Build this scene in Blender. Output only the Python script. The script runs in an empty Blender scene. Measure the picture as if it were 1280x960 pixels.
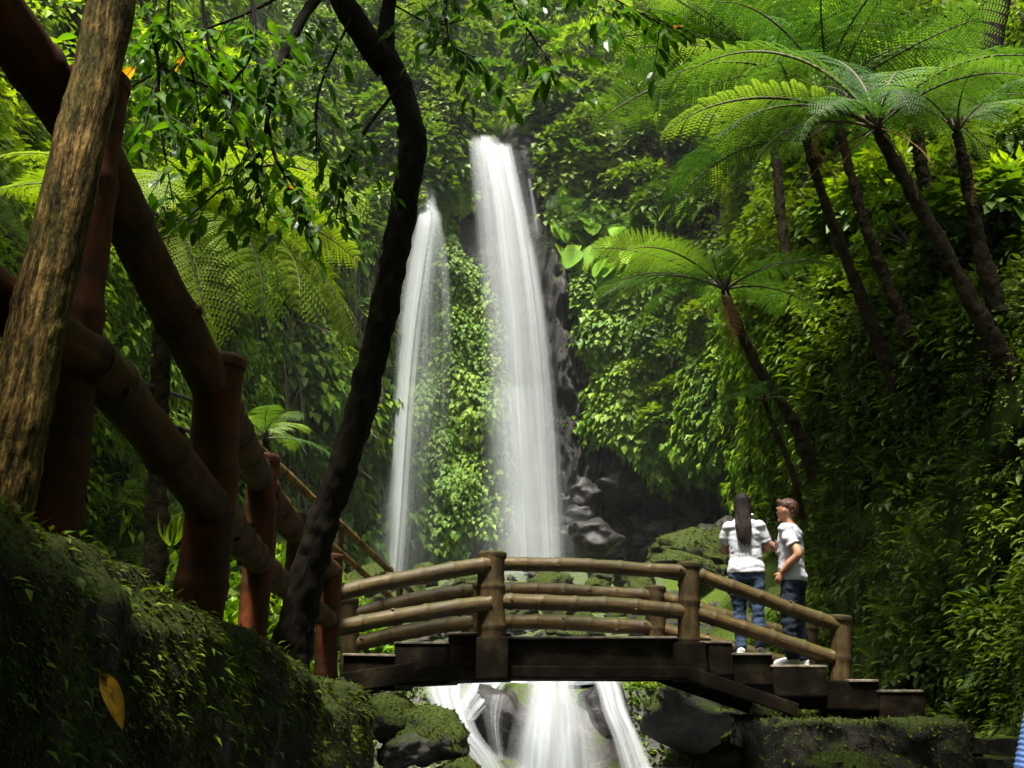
import bpy, bmesh, math, random
import numpy as np
from mathutils import Vector, Matrix

# ------------------------------------------------------------------ camera, sky, sun, exposure
SC = bpy.context.scene
FPX = 1372.0                 # focal length in pixels of a 1280 px wide frame
PITCH = math.radians(15.9)
cam_d = bpy.data.cameras.new('camera'); cam_d.sensor_width = 36.0
cam_d.lens = 36.0 * FPX / 1280.0; cam_d.clip_start = 0.05; cam_d.clip_end = 2000.0
cam = bpy.data.objects.new('camera', cam_d); SC.collection.objects.link(cam)
cam.location = (0, 0, 0); cam.rotation_euler = (math.pi/2 + PITCH, 0, 0)
SC.camera = cam

SUN_EL, SUN_AZ = math.radians(69), math.radians(-160)     # azimuth from +Y towards +X
world = bpy.data.worlds.new('World'); SC.world = world; world.use_nodes = True
wn = world.node_tree; wn.nodes.clear()
sky = wn.nodes.new('ShaderNodeTexSky'); sky.sky_type = 'NISHITA'; sky.sun_disc = False
sky.sun_elevation = SUN_EL; sky.sun_rotation = SUN_AZ; sky.air_density = 1.0; sky.dust_density = 4.0; sky.ozone_density = 0.5
bg = wn.nodes.new('ShaderNodeBackground'); bg.inputs['Strength'].default_value = 0.12
wo = wn.nodes.new('ShaderNodeOutputWorld')
hs = wn.nodes.new('ShaderNodeHueSaturation'); hs.inputs['Saturation'].default_value = 0.35      # thin high cloud
wn.links.new(sky.outputs[0], hs.inputs['Color']); wn.links.new(hs.outputs[0], bg.inputs[0]); wn.links.new(bg.outputs[0], wo.inputs[0])
sun_d = bpy.data.lights.new('sun', 'SUN'); sun_d.energy = 4.8; sun_d.angle = math.radians(10); sun_d.color = (1.0, 0.955, 0.87)
sun = bpy.data.objects.new('sun', sun_d); SC.collection.objects.link(sun)
sd = Vector((math.sin(SUN_AZ)*math.cos(SUN_EL), math.cos(SUN_AZ)*math.cos(SUN_EL), math.sin(SUN_EL)))
sun.rotation_euler = sd.to_track_quat('Z', 'Y').to_euler()
vs = SC.view_settings
vs.view_transform = 'Standard'; vs.look = 'None'; vs.exposure = 1.72; vs.gamma = 1.0; vs.use_curve_mapping = False
SC.render.engine = 'CYCLES'
cy = SC.cycles
cy.max_bounces = 7; cy.diffuse_bounces = 4; cy.glossy_bounces = 3; cy.transmission_bounces = 4
cy.transparent_max_bounces = 24; cy.volume_bounces = 0
cy.use_denoising = True
try: cy.denoiser = 'OPENIMAGEDENOISE'
except Exception: pass
cy.use_adaptive_sampling = True; cy.adaptive_threshold = 0.02
cy.sample_clamp_indirect = 4.0; cy.caustics_reflective = False; cy.caustics_refractive = False

# ------------------------------------------------------------------ helpers
RNG = np.random.default_rng(7); random.seed(7)
COL = SC.collection
PI = math.pi
cp, sp = math.cos(PITCH), math.sin(PITCH)

def W(px, py, Y):
    """world point at depth Y seen at this place of the 1280x960 photograph"""
    xc = (px-640)/FPX; yc = (480-py)/FPX
    dy = cp - yc*sp; dz = sp + yc*cp
    return np.array([xc*Y/dy, Y, dz*Y/dy])

def WV(px, py, Y):
    px, py, Y = np.broadcast_arrays(np.asarray(px, float), np.asarray(py, float), np.asarray(Y, float))
    xc = (px-640)/FPX; yc = (480-py)/FPX
    dy = cp - yc*sp; dz = sp + yc*cp
    return np.stack([xc*Y/dy, Y, dz*Y/dy], -1)

def project(p):
    p = np.asarray(p, float)
    d = p[..., 1]*cp + p[..., 2]*sp
    d = np.where(np.abs(d) < 1e-6, 1e-6, d)
    up = -p[..., 1]*sp + p[..., 2]*cp
    return 640 + FPX*p[..., 0]/d, 480 - FPX*up/d, d

def _hash(ix, iy, iz, seed):
    h = (ix*374761393 + iy*668265263 + iz*2147483647 + seed*1274126177) & 0xffffffff
    h = ((h ^ (h >> 13)) * 1274126177) & 0xffffffff
    h = ((h ^ (h >> 16)) * 2246822519) & 0xffffffff
    return ((h ^ (h >> 15)) & 0xffffff) / float(0xffffff)

def vnoise(p, seed=0):
    p = np.asarray(p, float)
    i = np.floor(p).astype(np.int64); f = p - i; f = f*f*(3-2*f)
    out = 0
    for dx in (0, 1):
        wx = f[..., 0] if dx else 1-f[..., 0]
        for dy in (0, 1):
            wy = f[..., 1] if dy else 1-f[..., 1]
            for dz in (0, 1):
                wz = f[..., 2] if dz else 1-f[..., 2]
                out = out + wx*wy*wz*_hash(i[..., 0]+dx, i[..., 1]+dy, i[..., 2]+dz, seed)
    return out*2-1

def fbm(p, octv=4, seed=0, gain=0.5):
    p = np.asarray(p, float); a = 1.0; s = 0.0; q = p
    for k in range(octv):
        s = s + a*vnoise(q, seed+k); a *= gain; q = q*2.03 + 17.3
    return s

def sstep(a, b, x):
    t = np.clip((x-a)/(b-a), 0, 1); return t*t*(3-2*t)

def unit(v):
    v = np.asarray(v, float); return v/np.maximum(np.linalg.norm(v, axis=-1, keepdims=True), 1e-9)

def make_mesh(name, V, F, mat=None, attrs=None, smooth=False):
    """V (n,3); F (m,3) or (m,4) or a list of both; attrs {name: (domain, array)}"""
    V = np.asarray(V, np.float32)
    Fs = F if isinstance(F, list) else [F]
    Fs = [np.asarray(f, np.int32) for f in Fs if len(f)]
    me = bpy.data.meshes.new(name)
    nl = sum(f.size for f in Fs); nf = sum(len(f) for f in Fs)
    me.vertices.add(len(V)); me.vertices.foreach_set('co', V.ravel())
    me.loops.add(nl); me.polygons.add(nf)
    me.loops.foreach_set('vertex_index', np.concatenate([f.ravel() for f in Fs]))
    tot = np.concatenate([np.full(len(f), f.shape[1], np.int32) for f in Fs])
    st = np.concatenate([[0], np.cumsum(tot)[:-1]]).astype(np.int32)
    me.polygons.foreach_set('loop_start', st)
    me.polygons.foreach_set('use_smooth', np.full(nf, bool(smooth)))
    me.update(calc_edges=True)
    for an, (dom, arr) in (attrs or {}).items():
        arr = np.asarray(arr, np.float32)
        if arr.ndim == 1:
            a = me.attributes.new(an, 'FLOAT', dom); a.data.foreach_set('value', arr)
        else:
            a = me.attributes.new(an, 'FLOAT_VECTOR', dom); a.data.foreach_set('vector', arr.ravel())
    if mat: me.materials.append(mat)
    me.validate()
    return me

def link(name, data, parent=None, loc=None, label=None, cat=None, group=None, kind=None):
    o = bpy.data.objects.new(name, data); COL.objects.link(o)
    if loc is not None: o.location = tuple(float(c) for c in loc)
    if parent is not None: o.parent = parent
    if label: o['label'] = label
    if cat: o['category'] = cat
    if group: o['group'] = group
    if kind: o['kind'] = kind
    return o

def mobj(name, V, F, mat, parent=None, attrs=None, smooth=False, **kw):
    return link(name, make_mesh(name, V, F, mat, attrs, smooth), parent, **kw)

def empty(name, loc=(0, 0, 0), **kw):
    o = link(name, None, None, loc, **kw); o.empty_display_size = 0.2; return o

class Geo:
    """collects pieces into one mesh"""
    def __init__(s): s.V = []; s.T = []; s.Q = []; s.n = 0; s.A = []
    def add(s, V, F, A=None):
        V = np.asarray(V, float); F = np.asarray(F)
        (s.T if F.shape[1] == 3 else s.Q).append(F + s.n); s.V.append(V); s.n += len(V)
        s.A.append(A if A is not None else np.zeros((len(V), 3)))
    def addg(s, g):
        for (V, F, A) in g: s.add(V, F, A)
    def arrays(s):
        F = []
        if s.T: F.append(np.concatenate(s.T))
        if s.Q: F.append(np.concatenate(s.Q))
        return np.concatenate(s.V), F, np.concatenate(s.A)
    def build(s, name, mat, parent=None, smooth=True, origin=None, **kw):
        V, F, A = s.arrays()
        if origin is not None: V = V - np.asarray(origin)
        return link(name, make_mesh(name, V, F, mat, {'tuv': ('POINT', A)}, smooth), parent, **kw)

def catmull(P, n):
    P = np.asarray(P, float)
    if len(P) == 2:
        t = np.linspace(0, 1, n)[:, None]; return P[0]*(1-t)+P[1]*t
    Q = np.vstack([2*P[0]-P[1], P, 2*P[-1]-P[-2]])
    ts = np.linspace(0, len(P)-1-1e-9, n); i = ts.astype(int); t = (ts-i)[:, None]
    p0, p1, p2, p3 = Q[i], Q[i+1], Q[i+2], Q[i+3]
    return 0.5*((2*p1)+(-p0+p2)*t+(2*p0-5*p1+4*p2-p3)*t*t+(-p0+3*p1-3*p2+p3)*t**3)

def tube(P, R, n=24, seg=12, rough=0.0, freq=3.0, seed=0, cap=True, ref=None, flat=1.0, rough2=0.0):
    """a tapered tube through the points P with radii R; returns V, F, A (unrolled coordinates)"""
    P = np.asarray(P, float)
    C = catmull(P, n)
    R = np.asarray(R, float)
    r = np.full(n, float(R)) if R.ndim == 0 else np.interp(np.linspace(0, 1, n), np.linspace(0, 1, len(R)), R)
    T = unit(np.gradient(C, axis=0))
    ref = np.array(ref if ref is not None else ([0, 0, 1.0] if abs(T[0][2]) < 0.9 else [1.0, 0, 0]))
    u = unit(ref - T[0]*np.dot(ref, T[0])); U = [u]
    for k in range(1, n):
        u = U[-1] - T[k]*np.dot(U[-1], T[k]); U.append(unit(u))
    U = np.array(U); B = np.cross(T, U)
    a = np.linspace(0, 2*PI, seg, endpoint=False)
    L = np.concatenate([[0], np.cumsum(np.linalg.norm(np.diff(C, axis=0), axis=1))])
    ca, sa = np.cos(a)[None, :, None], np.sin(a)[None, :, None]*flat
    rr = r[:, None, None]*np.ones((1, seg, 1))
    A = np.stack([np.broadcast_to(np.cos(a)[None, :], (n, seg))*r[:, None], np.broadcast_to(np.sin(a)[None, :], (n, seg))*r[:, None], np.broadcast_to(L[:, None], (n, seg))], -1)
    if rough:
        rr = rr*(1 + rough*fbm(A*freq + seed*9.1, 3, seed)[..., None])
    if rough2:
        rr = rr*(1 + rough2*fbm(A*freq*np.array([5, 5, 3.5]) + seed*3.1, 2, seed+5)[..., None])
    V = C[:, None, :] + rr*(ca*U[:, None, :] + sa*B[:, None, :])
    V = V.reshape(-1, 3); A = A.reshape(-1, 3)
    i = np.arange(n-1)[:, None]*seg; j = np.arange(seg)[None, :]; j2 = (j+1) % seg
    F = np.stack([i+j, i+j2, i+seg+j2, i+seg+j], -1).reshape(-1, 4)
    out = [(V, F, A)]
    if cap:
        for e in (0, n-1):
            base = e*seg
            ring = V[base:base+seg]
            Vc = np.vstack([ring, ring.mean(0)[None]]); jj = np.arange(seg); k2 = (jj+1) % seg
            Fc = np.stack([k2, jj, np.full(seg, seg)], -1) if e == 0 else np.stack([jj, k2, np.full(seg, seg)], -1)
            out.append((Vc, Fc, np.vstack([A[base:base+seg], A[base:base+seg].mean(0)[None]])))
    return out

def box_mesh(name, sx, sy, sz, mat, bevel=0.012, seg=2, jitter=0.0, seed=0, cuts=0):
    bm = bmesh.new(); bmesh.ops.create_cube(bm, size=1.0)
    for v in bm.verts: v.co = Vector((v.co.x*sx, v.co.y*sy, v.co.z*sz))
    if cuts: bmesh.ops.subdivide_edges(bm, edges=bm.edges[:], cuts=cuts, use_grid_fill=True)
    elif bevel: bmesh.ops.bevel(bm, geom=bm.edges[:], offset=bevel, segments=seg, affect='EDGES', profile=0.6)
    me = bpy.data.meshes.new(name); bm.to_mesh(me); bm.free()
    if jitter:
        V = np.zeros(len(me.vertices)*3, np.float32); me.vertices.foreach_get('co', V); V = V.reshape(-1, 3).astype(float)
        d = np.stack([fbm(V*6+seed*7.7+k*31, 3, seed+k) for k in range(3)], -1)
        V = V + d*jitter; me.vertices.foreach_set('co', V.astype(np.float32).ravel()); me.update()
    if mat: me.materials.append(mat)
    return me

# ---- materials -------------------------------------------------------------------------
def nt(name):
    m = bpy.data.materials.new(name); m.use_nodes = True; t = m.node_tree; t.nodes.clear()
    out = t.nodes.new('ShaderNodeOutputMaterial')
    return m, t, out
def N(t, typ, **kw):
    n = t.nodes.new(typ)
    for k, v in kw.items(): setattr(n, k, v)
    return n
def ramp(t, fac, stops):
    r = t.nodes.new('ShaderNodeValToRGB'); e = r.color_ramp.elements
    while len(e) < len(stops): e.new(0.5)
    for el, (p, c) in zip(e, stops): el.position = p; el.color = (*c, 1)
    t.links.new(fac, r.inputs[0]); return r.outputs[0]
def coords(t, attr=None, scale=(1, 1, 1)):
    if attr: c = N(t, 'ShaderNodeAttribute', attribute_name=attr).outputs['Vector']
    else: c = N(t, 'ShaderNodeNewGeometry').outputs['Position']
    m = N(t, 'ShaderNodeMapping'); m.inputs['Scale'].default_value = scale
    t.links.new(c, m.inputs[0]); return m.outputs[0]
def noise(t, co, scale, detail=4, rough=0.55, dist=0.0):
    n = N(t, 'ShaderNodeTexNoise'); n.inputs['Scale'].default_value = scale; n.inputs['Detail'].default_value = detail
    n.inputs['Roughness'].default_value = rough; n.inputs['Distortion'].default_value = dist
    t.links.new(co, n.inputs['Vector']); return n.outputs['Fac']
def mixc(t, fac, a, b, typ='MIX'):
    m = N(t, 'ShaderNodeMix', data_type='RGBA', blend_type=typ)
    for s, v in ((m.inputs[0], fac), (m.inputs[6], a), (m.inputs[7], b)):
        if hasattr(v, 'is_linked'): t.links.new(v, s)
        elif isinstance(v, (int, float)): s.default_value = v
        else: s.default_value = (*v, 1)
    return m.outputs[2]
def math_n(t, op, a, b=None, clamp=False):
    m = N(t, 'ShaderNodeMath', operation=op); m.use_clamp = clamp
    for s, v in zip(m.inputs, (a, b)):
        if v is None: continue
        if hasattr(v, 'is_linked'): t.links.new(v, s)
        else: s.default_value = v
    return m.outputs[0]
def bump(t, h, strength=0.5, dist=0.02, normal=None):
    b = N(t, 'ShaderNodeBump'); b.inputs['Strength'].default_value = strength; b.inputs['Distance'].default_value = dist
    t.links.new(h, b.inputs['Height'])
    if normal is not None: t.links.new(normal, b.inputs['Normal'])
    return b.outputs[0]
def principled(t, out, col, rough=0.6, spec=0.4, normal=None, **kw):
    p = N(t, 'ShaderNodeBsdfPrincipled')
    for s, v in ((p.inputs['Base Color'], col), (p.inputs['Roughness'], rough), (p.inputs['Specular IOR Level'], spec)):
        if hasattr(v, 'is_linked'): t.links.new(v, s)
        elif isinstance(v, (int, float)): s.default_value = v
        else: s.default_value = (*v, 1)
    if normal is not None: t.links.new(normal, p.inputs['Normal'])
    for k, v in kw.items(): p.inputs[k].default_value = v
    if out is not None: t.links.new(p.outputs[0], out.inputs[0])
    return p

def mat_leaf(name, stops, trans=0.4, rough=0.5, spec=0.22, tint=(1.25, 1.25, 0.3), obj_rand=0.0, patch=0.0, patch_col=(0.1, 0.13, 0.02), patch_scale=0.6):
    """a leaf: colour runs along stops by the leaf's own random number; part of the light passes through"""
    stops = [(a, (min(1, c[0]*1.24), c[1]*1.0, c[2]*0.8)) for a, c in stops]
    m, t, out = nt(name)
    f = N(t, 'ShaderNodeAttribute', attribute_name='rnd').outputs['Fac']
    if obj_rand:
        oi = N(t, 'ShaderNodeObjectInfo').outputs['Random']
        f = math_n(t, 'ADD', math_n(t, 'MULTIPLY', f, 1-obj_rand), math_n(t, 'MULTIPLY', oi, obj_rand))
    c = ramp(t, f, stops)
    if patch:
        n = noise(t, coords(t), patch_scale, 3)
        k = ramp(t, n, [(0.45, (0, 0, 0)), (0.62, (patch,)*3)])
        c = mixc(t, k, c, patch_col)
    p = principled(t, None, c, rough, spec)
    tr = N(t, 'ShaderNodeBsdfTranslucent')
    ct = mixc(t, 1.0, c, tint, 'MULTIPLY')
    t.links.new(ct, tr.inputs['Color'])
    mx = N(t, 'ShaderNodeMixShader'); mx.inputs[0].default_value = trans
    t.links.new(p.outputs[0], mx.inputs[1]); t.links.new(tr.outputs[0], mx.inputs[2]); t.links.new(mx.outputs[0], out.inputs[0])
    return m

def mat_rock(name, base=((0.012, 0.011, 0.010), (0.05, 0.045, 0.04), (0.11, 0.1, 0.09)), moss=0.5, mossc=((0.02, 0.035, 0.006), (0.07, 0.1, 0.015)), rough=0.55, scale=1.0, wet=0.5, attr=None, bumpd=0.06):
    m, t, out = nt(name)
    co = coords(t, attr)
    n1 = noise(t, co, 1.6*scale, 8, 0.62, 0.4); n2 = noise(t, co, 9*scale, 6, 0.6)
    col = ramp(t, n1, [(0.3, base[0]), (0.55, base[1]), (0.78, base[2])])
    col = mixc(t, 0.5, col, ramp(t, n2, [(0.3, (0.35,)*3), (0.7, (1.3,)*3)]), 'MULTIPLY')
    nz = N(t, 'ShaderNodeSeparateXYZ'); t.links.new(N(t, 'ShaderNodeNewGeometry').outputs['Normal'], nz.inputs[0])
    nm = noise(t, co, 2.3*scale, 5, 0.6)
    k = math_n(t, 'ADD', math_n(t, 'MULTIPLY', nz.outputs[2], 0.35), nm)
    k = math_n(t, 'ADD', k, moss-0.62)
    k = ramp(t, k, [(0.42, (0, 0, 0)), (0.6, (1, 1, 1))])
    mc = ramp(t, noise(t, co, 22*scale, 4, 0.7), [(0.35, mossc[0]), (0.7, mossc[1])])
    c = mixc(t, k, col, mc)
    hb = mixc(t, 0.45, ramp(t, n1, [(0, (0, 0, 0)), (1, (1, 1, 1))]), ramp(t, noise(t, co, 14*scale, 8, 0.7), [(0, (0, 0, 0)), (1, (1, 1, 1))]))
    rg = ramp(t, k, [(0, (rough,)*3), (1, (0.9,)*3)])
    principled(t, out, c, rg, wet*0.35, bump(t, hb, 0.9, bumpd))
    return m

def mat_bark(name, stops, sc=(30, 30, 5), rough=0.9, plate=True, moss=0.0, mossc=(0.05, 0.06, 0.01), bd=0.012, spec=0.06):
    m, t, out = nt(name)
    co = coords(t, 'tuv', sc)
    n1 = noise(t, co, 1.0, 6, 0.65, 0.6)
    f = n1
    h = n1
    if plate:
        v = N(t, 'ShaderNodeTexVoronoi', feature='DISTANCE_TO_EDGE'); v.inputs['Scale'].default_value = 0.9
        t.links.new(co, v.inputs['Vector'])
        e = ramp(t, v.outputs['Distance'], [(0.0, (0, 0, 0)), (0.16, (1, 1, 1))])
        h = mixc(t, 0.55, n1, e)
        f = math_n(t, 'MULTIPLY', h, 1.0)
    c = ramp(t, f, stops)
    c = mixc(t, 0.55, c, ramp(t, noise(t, coords(t, 'tuv', (sc[0]*3, sc[1]*3, sc[2]*2)), 1.0, 4), [(0.3, (0.45,)*3), (0.7, (1.35,)*3)]), 'MULTIPLY')
    if moss:
        k = ramp(t, noise(t, coords(t, 'tuv', (5, 5, 2.5)), 1.0, 6, 0.65), [(0.62-moss*0.3, (0, 0, 0)), (0.75-moss*0.2, (1, 1, 1))])
        c = mixc(t, k, c, mossc)
    principled(t, out, c, rough, spec, bump(t, h, 1.0, bd))
    return m

def mat_plain(name, stops, scale=8, rough=0.7, spec=0.3, bd=0.01, attr=None, sc=(1, 1, 1), detail=5, strength=0.6):
    m, t, out = nt(name)
    co = coords(t, attr, sc)
    n1 = noise(t, co, scale, detail, 0.6)
    principled(t, out, ramp(t, n1, stops), rough, spec, bump(t, noise(t, co, scale*2.2, 5, 0.6), strength, bd))
    return m

# ------------------------------------------------------------------ materials used below
M = {}
M['rock'] = mat_rock('wet_rock', base=((0.006, 0.005, 0.005), (0.025, 0.022, 0.02), (0.07, 0.06, 0.055)), moss=0.08, wet=0.6, rough=0.42)
M['rock_cliff'] = mat_rock('cliff_rock', base=((0.004, 0.0037, 0.0033), (0.018, 0.016, 0.014), (0.055, 0.05, 0.045)), moss=0.36, scale=1.1, bumpd=0.25, wet=0.6, rough=0.42)
M['rock_mossy'] = mat_rock('mossy_rock', base=((0.006, 0.0055, 0.005), (0.025, 0.022, 0.018), (0.07, 0.06, 0.05)), scale=2.5, moss=0.6, mossc=((0.010, 0.018, 0.002), (0.042, 0.06, 0.007)), wet=0.4)
M['rock_grey'] = mat_rock('grey_stream_rock', base=((0.01, 0.009, 0.008), (0.04, 0.036, 0.031), (0.11, 0.1, 0.09)), moss=0.36, mossc=((0.010, 0.018, 0.002), (0.042, 0.06, 0.007)), wet=0.5, scale=2.0)
M['earth'] = mat_rock('mossy_earth', base=((0.004, 0.003, 0.002), (0.014, 0.011, 0.006), (0.034, 0.027, 0.015)), moss=0.5, mossc=((0.012, 0.018, 0.003), (0.05, 0.065, 0.010)), wet=0.35, scale=2.6, bumpd=0.05)
M['bed'] = mat_rock('stream_bed', base=((0.015, 0.014, 0.012), (0.06, 0.055, 0.048), (0.15, 0.14, 0.125)), moss=0.36, scale=2.2, wet=0.6, rough=0.4)
M['bank'] = mat_rock('bank_soil', base=((0.006, 0.006, 0.003), (0.018, 0.018, 0.008), (0.04, 0.036, 0.018)), moss=0.6, mossc=((0.018, 0.034, 0.004), (0.08, 0.115, 0.013)), wet=0.2, rough=0.8)
M['stone_block'] = mat_rock('mossy_stone_block', base=((0.004, 0.0035, 0.003), (0.018, 0.015, 0.011), (0.055, 0.046, 0.034)), moss=0.5, mossc=((0.008, 0.014, 0.002), (0.04, 0.055, 0.007)), scale=4, bumpd=0.04)
# leaves (dark, mid, light)
M['ivy'] = mat_leaf('ivy_leaf', [(0.0, (0.014, 0.05, 0.003)), (0.5, (0.062, 0.165, 0.006)), (1.0, (0.18, 0.31, 0.016))], 0.33, patch=0.5, patch_col=(0.095, 0.16, 0.018), patch_scale=0.35)
M['ivy_dim'] = mat_leaf('cliff_creeper_leaf', [(0.0, (0.02, 0.052, 0.004)), (0.5, (0.065, 0.145, 0.009)), (1.0, (0.17, 0.26, 0.022))], 0.3, patch=0.4, patch_col=(0.07, 0.11, 0.02), patch_scale=0.3)
M['shrub'] = mat_leaf('shrub_leaf', [(0.0, (0.016, 0.048, 0.004)), (0.5, (0.058, 0.145, 0.008)), (1.0, (0.16, 0.26, 0.022))], 0.33, obj_rand=0.35)
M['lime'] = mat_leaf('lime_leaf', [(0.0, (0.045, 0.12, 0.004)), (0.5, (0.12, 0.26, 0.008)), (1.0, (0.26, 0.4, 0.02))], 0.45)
M['bank_leaf'] = mat_leaf('bank_leaf', [(0.0, (0.016, 0.042, 0.004)), (0.5, (0.055, 0.125, 0.008)), (1.0, (0.15, 0.25, 0.018))], 0.3, patch=0.4, patch_col=(0.07, 0.1, 0.012), patch_scale=0.9)
M['broad'] = mat_leaf('broad_leaf', [(0.0, (0.06, 0.17, 0.01)), (0.5, (0.11, 0.27, 0.02)), (1.0, (0.2, 0.38, 0.04))], 0.35, obj_rand=0.7, rough=0.6, spec=0.08)
M['tree_leaf'] = mat_leaf('overhanging_leaf', [(0.0, (0.012, 0.045, 0.004)), (0.5, (0.035, 0.11, 0.006)), (1.0, (0.08, 0.19, 0.012))], 0.5, obj_rand=0.6, rough=0.5, spec=0.1, tint=(1.4, 1.5, 0.35))
M['tree_leaf_mass'] = mat_leaf('canopy_leaf', [(0.0, (0.012, 0.045, 0.008)), (0.5, (0.03, 0.1, 0.014)), (1.0, (0.06, 0.17, 0.025))], 0.42, rough=0.35, tint=(1.4, 1.5, 0.35))
M['old_leaf'] = mat_leaf('yellowed_leaf', [(0.0, (0.35, 0.2, 0.02)), (1.0, (0.5, 0.3, 0.03))], 0.5)
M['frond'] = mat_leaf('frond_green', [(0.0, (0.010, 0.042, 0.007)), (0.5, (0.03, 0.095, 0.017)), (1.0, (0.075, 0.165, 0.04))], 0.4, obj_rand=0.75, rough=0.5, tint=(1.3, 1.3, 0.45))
M['frond_lit_lime'] = mat_leaf('frond_lit_lime', [(0.0, (0.028, 0.085, 0.010)), (0.5, (0.065, 0.16, 0.022)), (1.0, (0.14, 0.25, 0.05))], 0.42, obj_rand=0.75, rough=0.5, tint=(1.25, 1.2, 0.45))  # lit copy of the frond green: light-side brightness put into the colour
M['frond_glow'] = mat_leaf('frond_backlit', [(0.0, (0.07, 0.16, 0.008)), (0.5, (0.12, 0.23, 0.012)), (1.0, (0.2, 0.31, 0.025))], 0.5, obj_rand=0.6, rough=0.5, tint=(1.2, 1.15, 0.4))  # brighter frond copy: backlit glow put into the colour
M['frond_dry'] = mat_leaf('frond_dry', [(0.0, (0.08, 0.045, 0.014)), (0.5, (0.13, 0.075, 0.02)), (1.0, (0.2, 0.13, 0.03))], 0.3, rough=0.7)
M['moss'] = mat_leaf('moss', [(0.0, (0.012, 0.026, 0.002)), (0.6, (0.045, 0.075, 0.006)), (1.0, (0.12, 0.17, 0.014))], 0.25, rough=0.8, spec=0.1, patch=0.7, patch_col=(0.022, 0.026, 0.006), patch_scale=2.2)
M['rachis'] = mat_plain('frond_stalk', [(0.3, (0.03, 0.022, 0.01)), (0.7, (0.07, 0.06, 0.02))], 30, 0.6)
# wood, stems
def mat_flaky(name):
    m, t, out = nt(name)
    a = noise(t, coords(t, 'tuv', (62, 62, 6)), 1.0, 5, 0.6, 0.2); b = noise(t, coords(t, 'tuv', (120, 120, 40)), 1.0, 4, 0.65, 0.3)
    f = math_n(t, 'ADD', math_n(t, 'MULTIPLY', a, 0.65), math_n(t, 'MULTIPLY', b, 0.35))
    c = ramp(t, f, [(0.38, (0.004, 0.003, 0.001)), (0.46, (0.032, 0.021, 0.006)), (0.52, (0.09, 0.055, 0.016)), (0.58, (0.19, 0.12, 0.036)), (0.7, (0.36, 0.26, 0.1))])
    k = ramp(t, noise(t, coords(t, 'tuv', (7, 7, 3)), 1.0, 6, 0.7), [(0.46, (0, 0, 0)), (0.6, (0.9,)*3)])
    c = mixc(t, k, c, ramp(t, b, [(0.4, (0.014, 0.014, 0.003)), (0.65, (0.07, 0.06, 0.012))]))
    principled(t, out, c, 0.85, 0.06, bump(t, f, 1.0, 0.02))
    return m
M['bark_plate'] = mat_flaky('flaky_bark')
M['bark_dark'] = mat_bark('dark_bark', [(0.3, (0.003, 0.0024, 0.0018)), (0.6, (0.012, 0.009, 0.006)), (0.85, (0.032, 0.024, 0.016))], (22, 22, 7), plate=False, moss=0.25, mossc=(0.02, 0.02, 0.008), bd=0.015)
M['fern_trunk'] = mat_bark('fern_trunk', [(0.3, (0.006, 0.005, 0.003)), (0.55, (0.025, 0.018, 0.010)), (0.8, (0.06, 0.042, 0.022))], (20, 20, 30), plate=False, moss=0.2, mossc=(0.03, 0.04, 0.01), bd=0.03)
M['twig'] = mat_plain('twig', [(0.3, (0.012, 0.01, 0.007)), (0.7, (0.035, 0.028, 0.018))], 40, 0.8)
M['vine'] = mat_plain('vine_stem', [(0.3, (0.03, 0.026, 0.016)), (0.7, (0.10, 0.085, 0.05))], 12, 0.8)

def mat_log(name, stops, band=(0.02, 0.012, 0.006), moss=0.3, mossc=(0.05, 0.05, 0.01), rough=0.7, node=0.5, spec=0.1):
    """painted concrete made to look like bamboo: stained, with dark joints and moss"""
    m, t, out = nt(name)
    co = coords(t, 'tuv', (1, 1, 1))
    long = noise(t, coords(t, 'tuv', (14, 14, 2.0)), 1.0, 6, 0.65, 0.3)
    c = ramp(t, long, stops)
    c = mixc(t, 0.6, c, ramp(t, noise(t, co, 26, 5, 0.65), [(0.28, (0.3,)*3), (0.7, (1.3,)*3)]), 'MULTIPLY')
    st = ramp(t, noise(t, coords(t, 'tuv', (5, 5, 3)), 1.0, 6, 0.7), [(0.4, (0, 0, 0)), (0.62, (0.85,)*3)])
    c = mixc(t, st, c, band)
    sz = N(t, 'ShaderNodeSeparateXYZ'); t.links.new(co, sz.inputs[0])
    ph = math_n(t, 'ABSOLUTE', math_n(t, 'SUBTRACT', math_n(t, 'FRACT', math_n(t, 'DIVIDE', sz.outputs[2], node)), 0.5))
    rg_ = ramp(t, math_n(t, 'ADD', ph, math_n(t, 'MULTIPLY', noise(t, co, 40, 3), 0.05)), [(0.03, (0.85,)*3), (0.085, (0, 0, 0))])
    c = mixc(t, rg_, c, band)
    geo = N(t, 'ShaderNodeNewGeometry'); nz = N(t, 'ShaderNodeSeparateXYZ'); t.links.new(geo.outputs['Normal'], nz.inputs[0])
    k = math_n(t, 'ADD', math_n(t, 'MULTIPLY', nz.outputs[2], 0.25), noise(t, co, 7, 6, 0.7))
    k = ramp(t, math_n(t, 'ADD', k, moss-0.55), [(0.45, (0, 0, 0)), (0.62, (0.8,)*3)])
    c = mixc(t, k, c, mossc)
    principled(t, out, c, rough, spec, bump(t, noise(t, coords(t, 'tuv', (30, 30, 8)), 1.0, 6, 0.65), 0.7, 0.008))
    return m
M['log_red'] = mat_log('red_brown_log', [(0.3, (0.02, 0.0045, 0.001)), (0.6, (0.1, 0.023, 0.005)), (0.8, (0.17, 0.048, 0.011))], moss=0.18)
M['log_rail'] = mat_log('weathered_log_rail', [(0.3, (0.018, 0.007, 0.0015)), (0.6, (0.08, 0.031, 0.007)), (0.8, (0.16, 0.072, 0.016))], moss=0.28)
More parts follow.
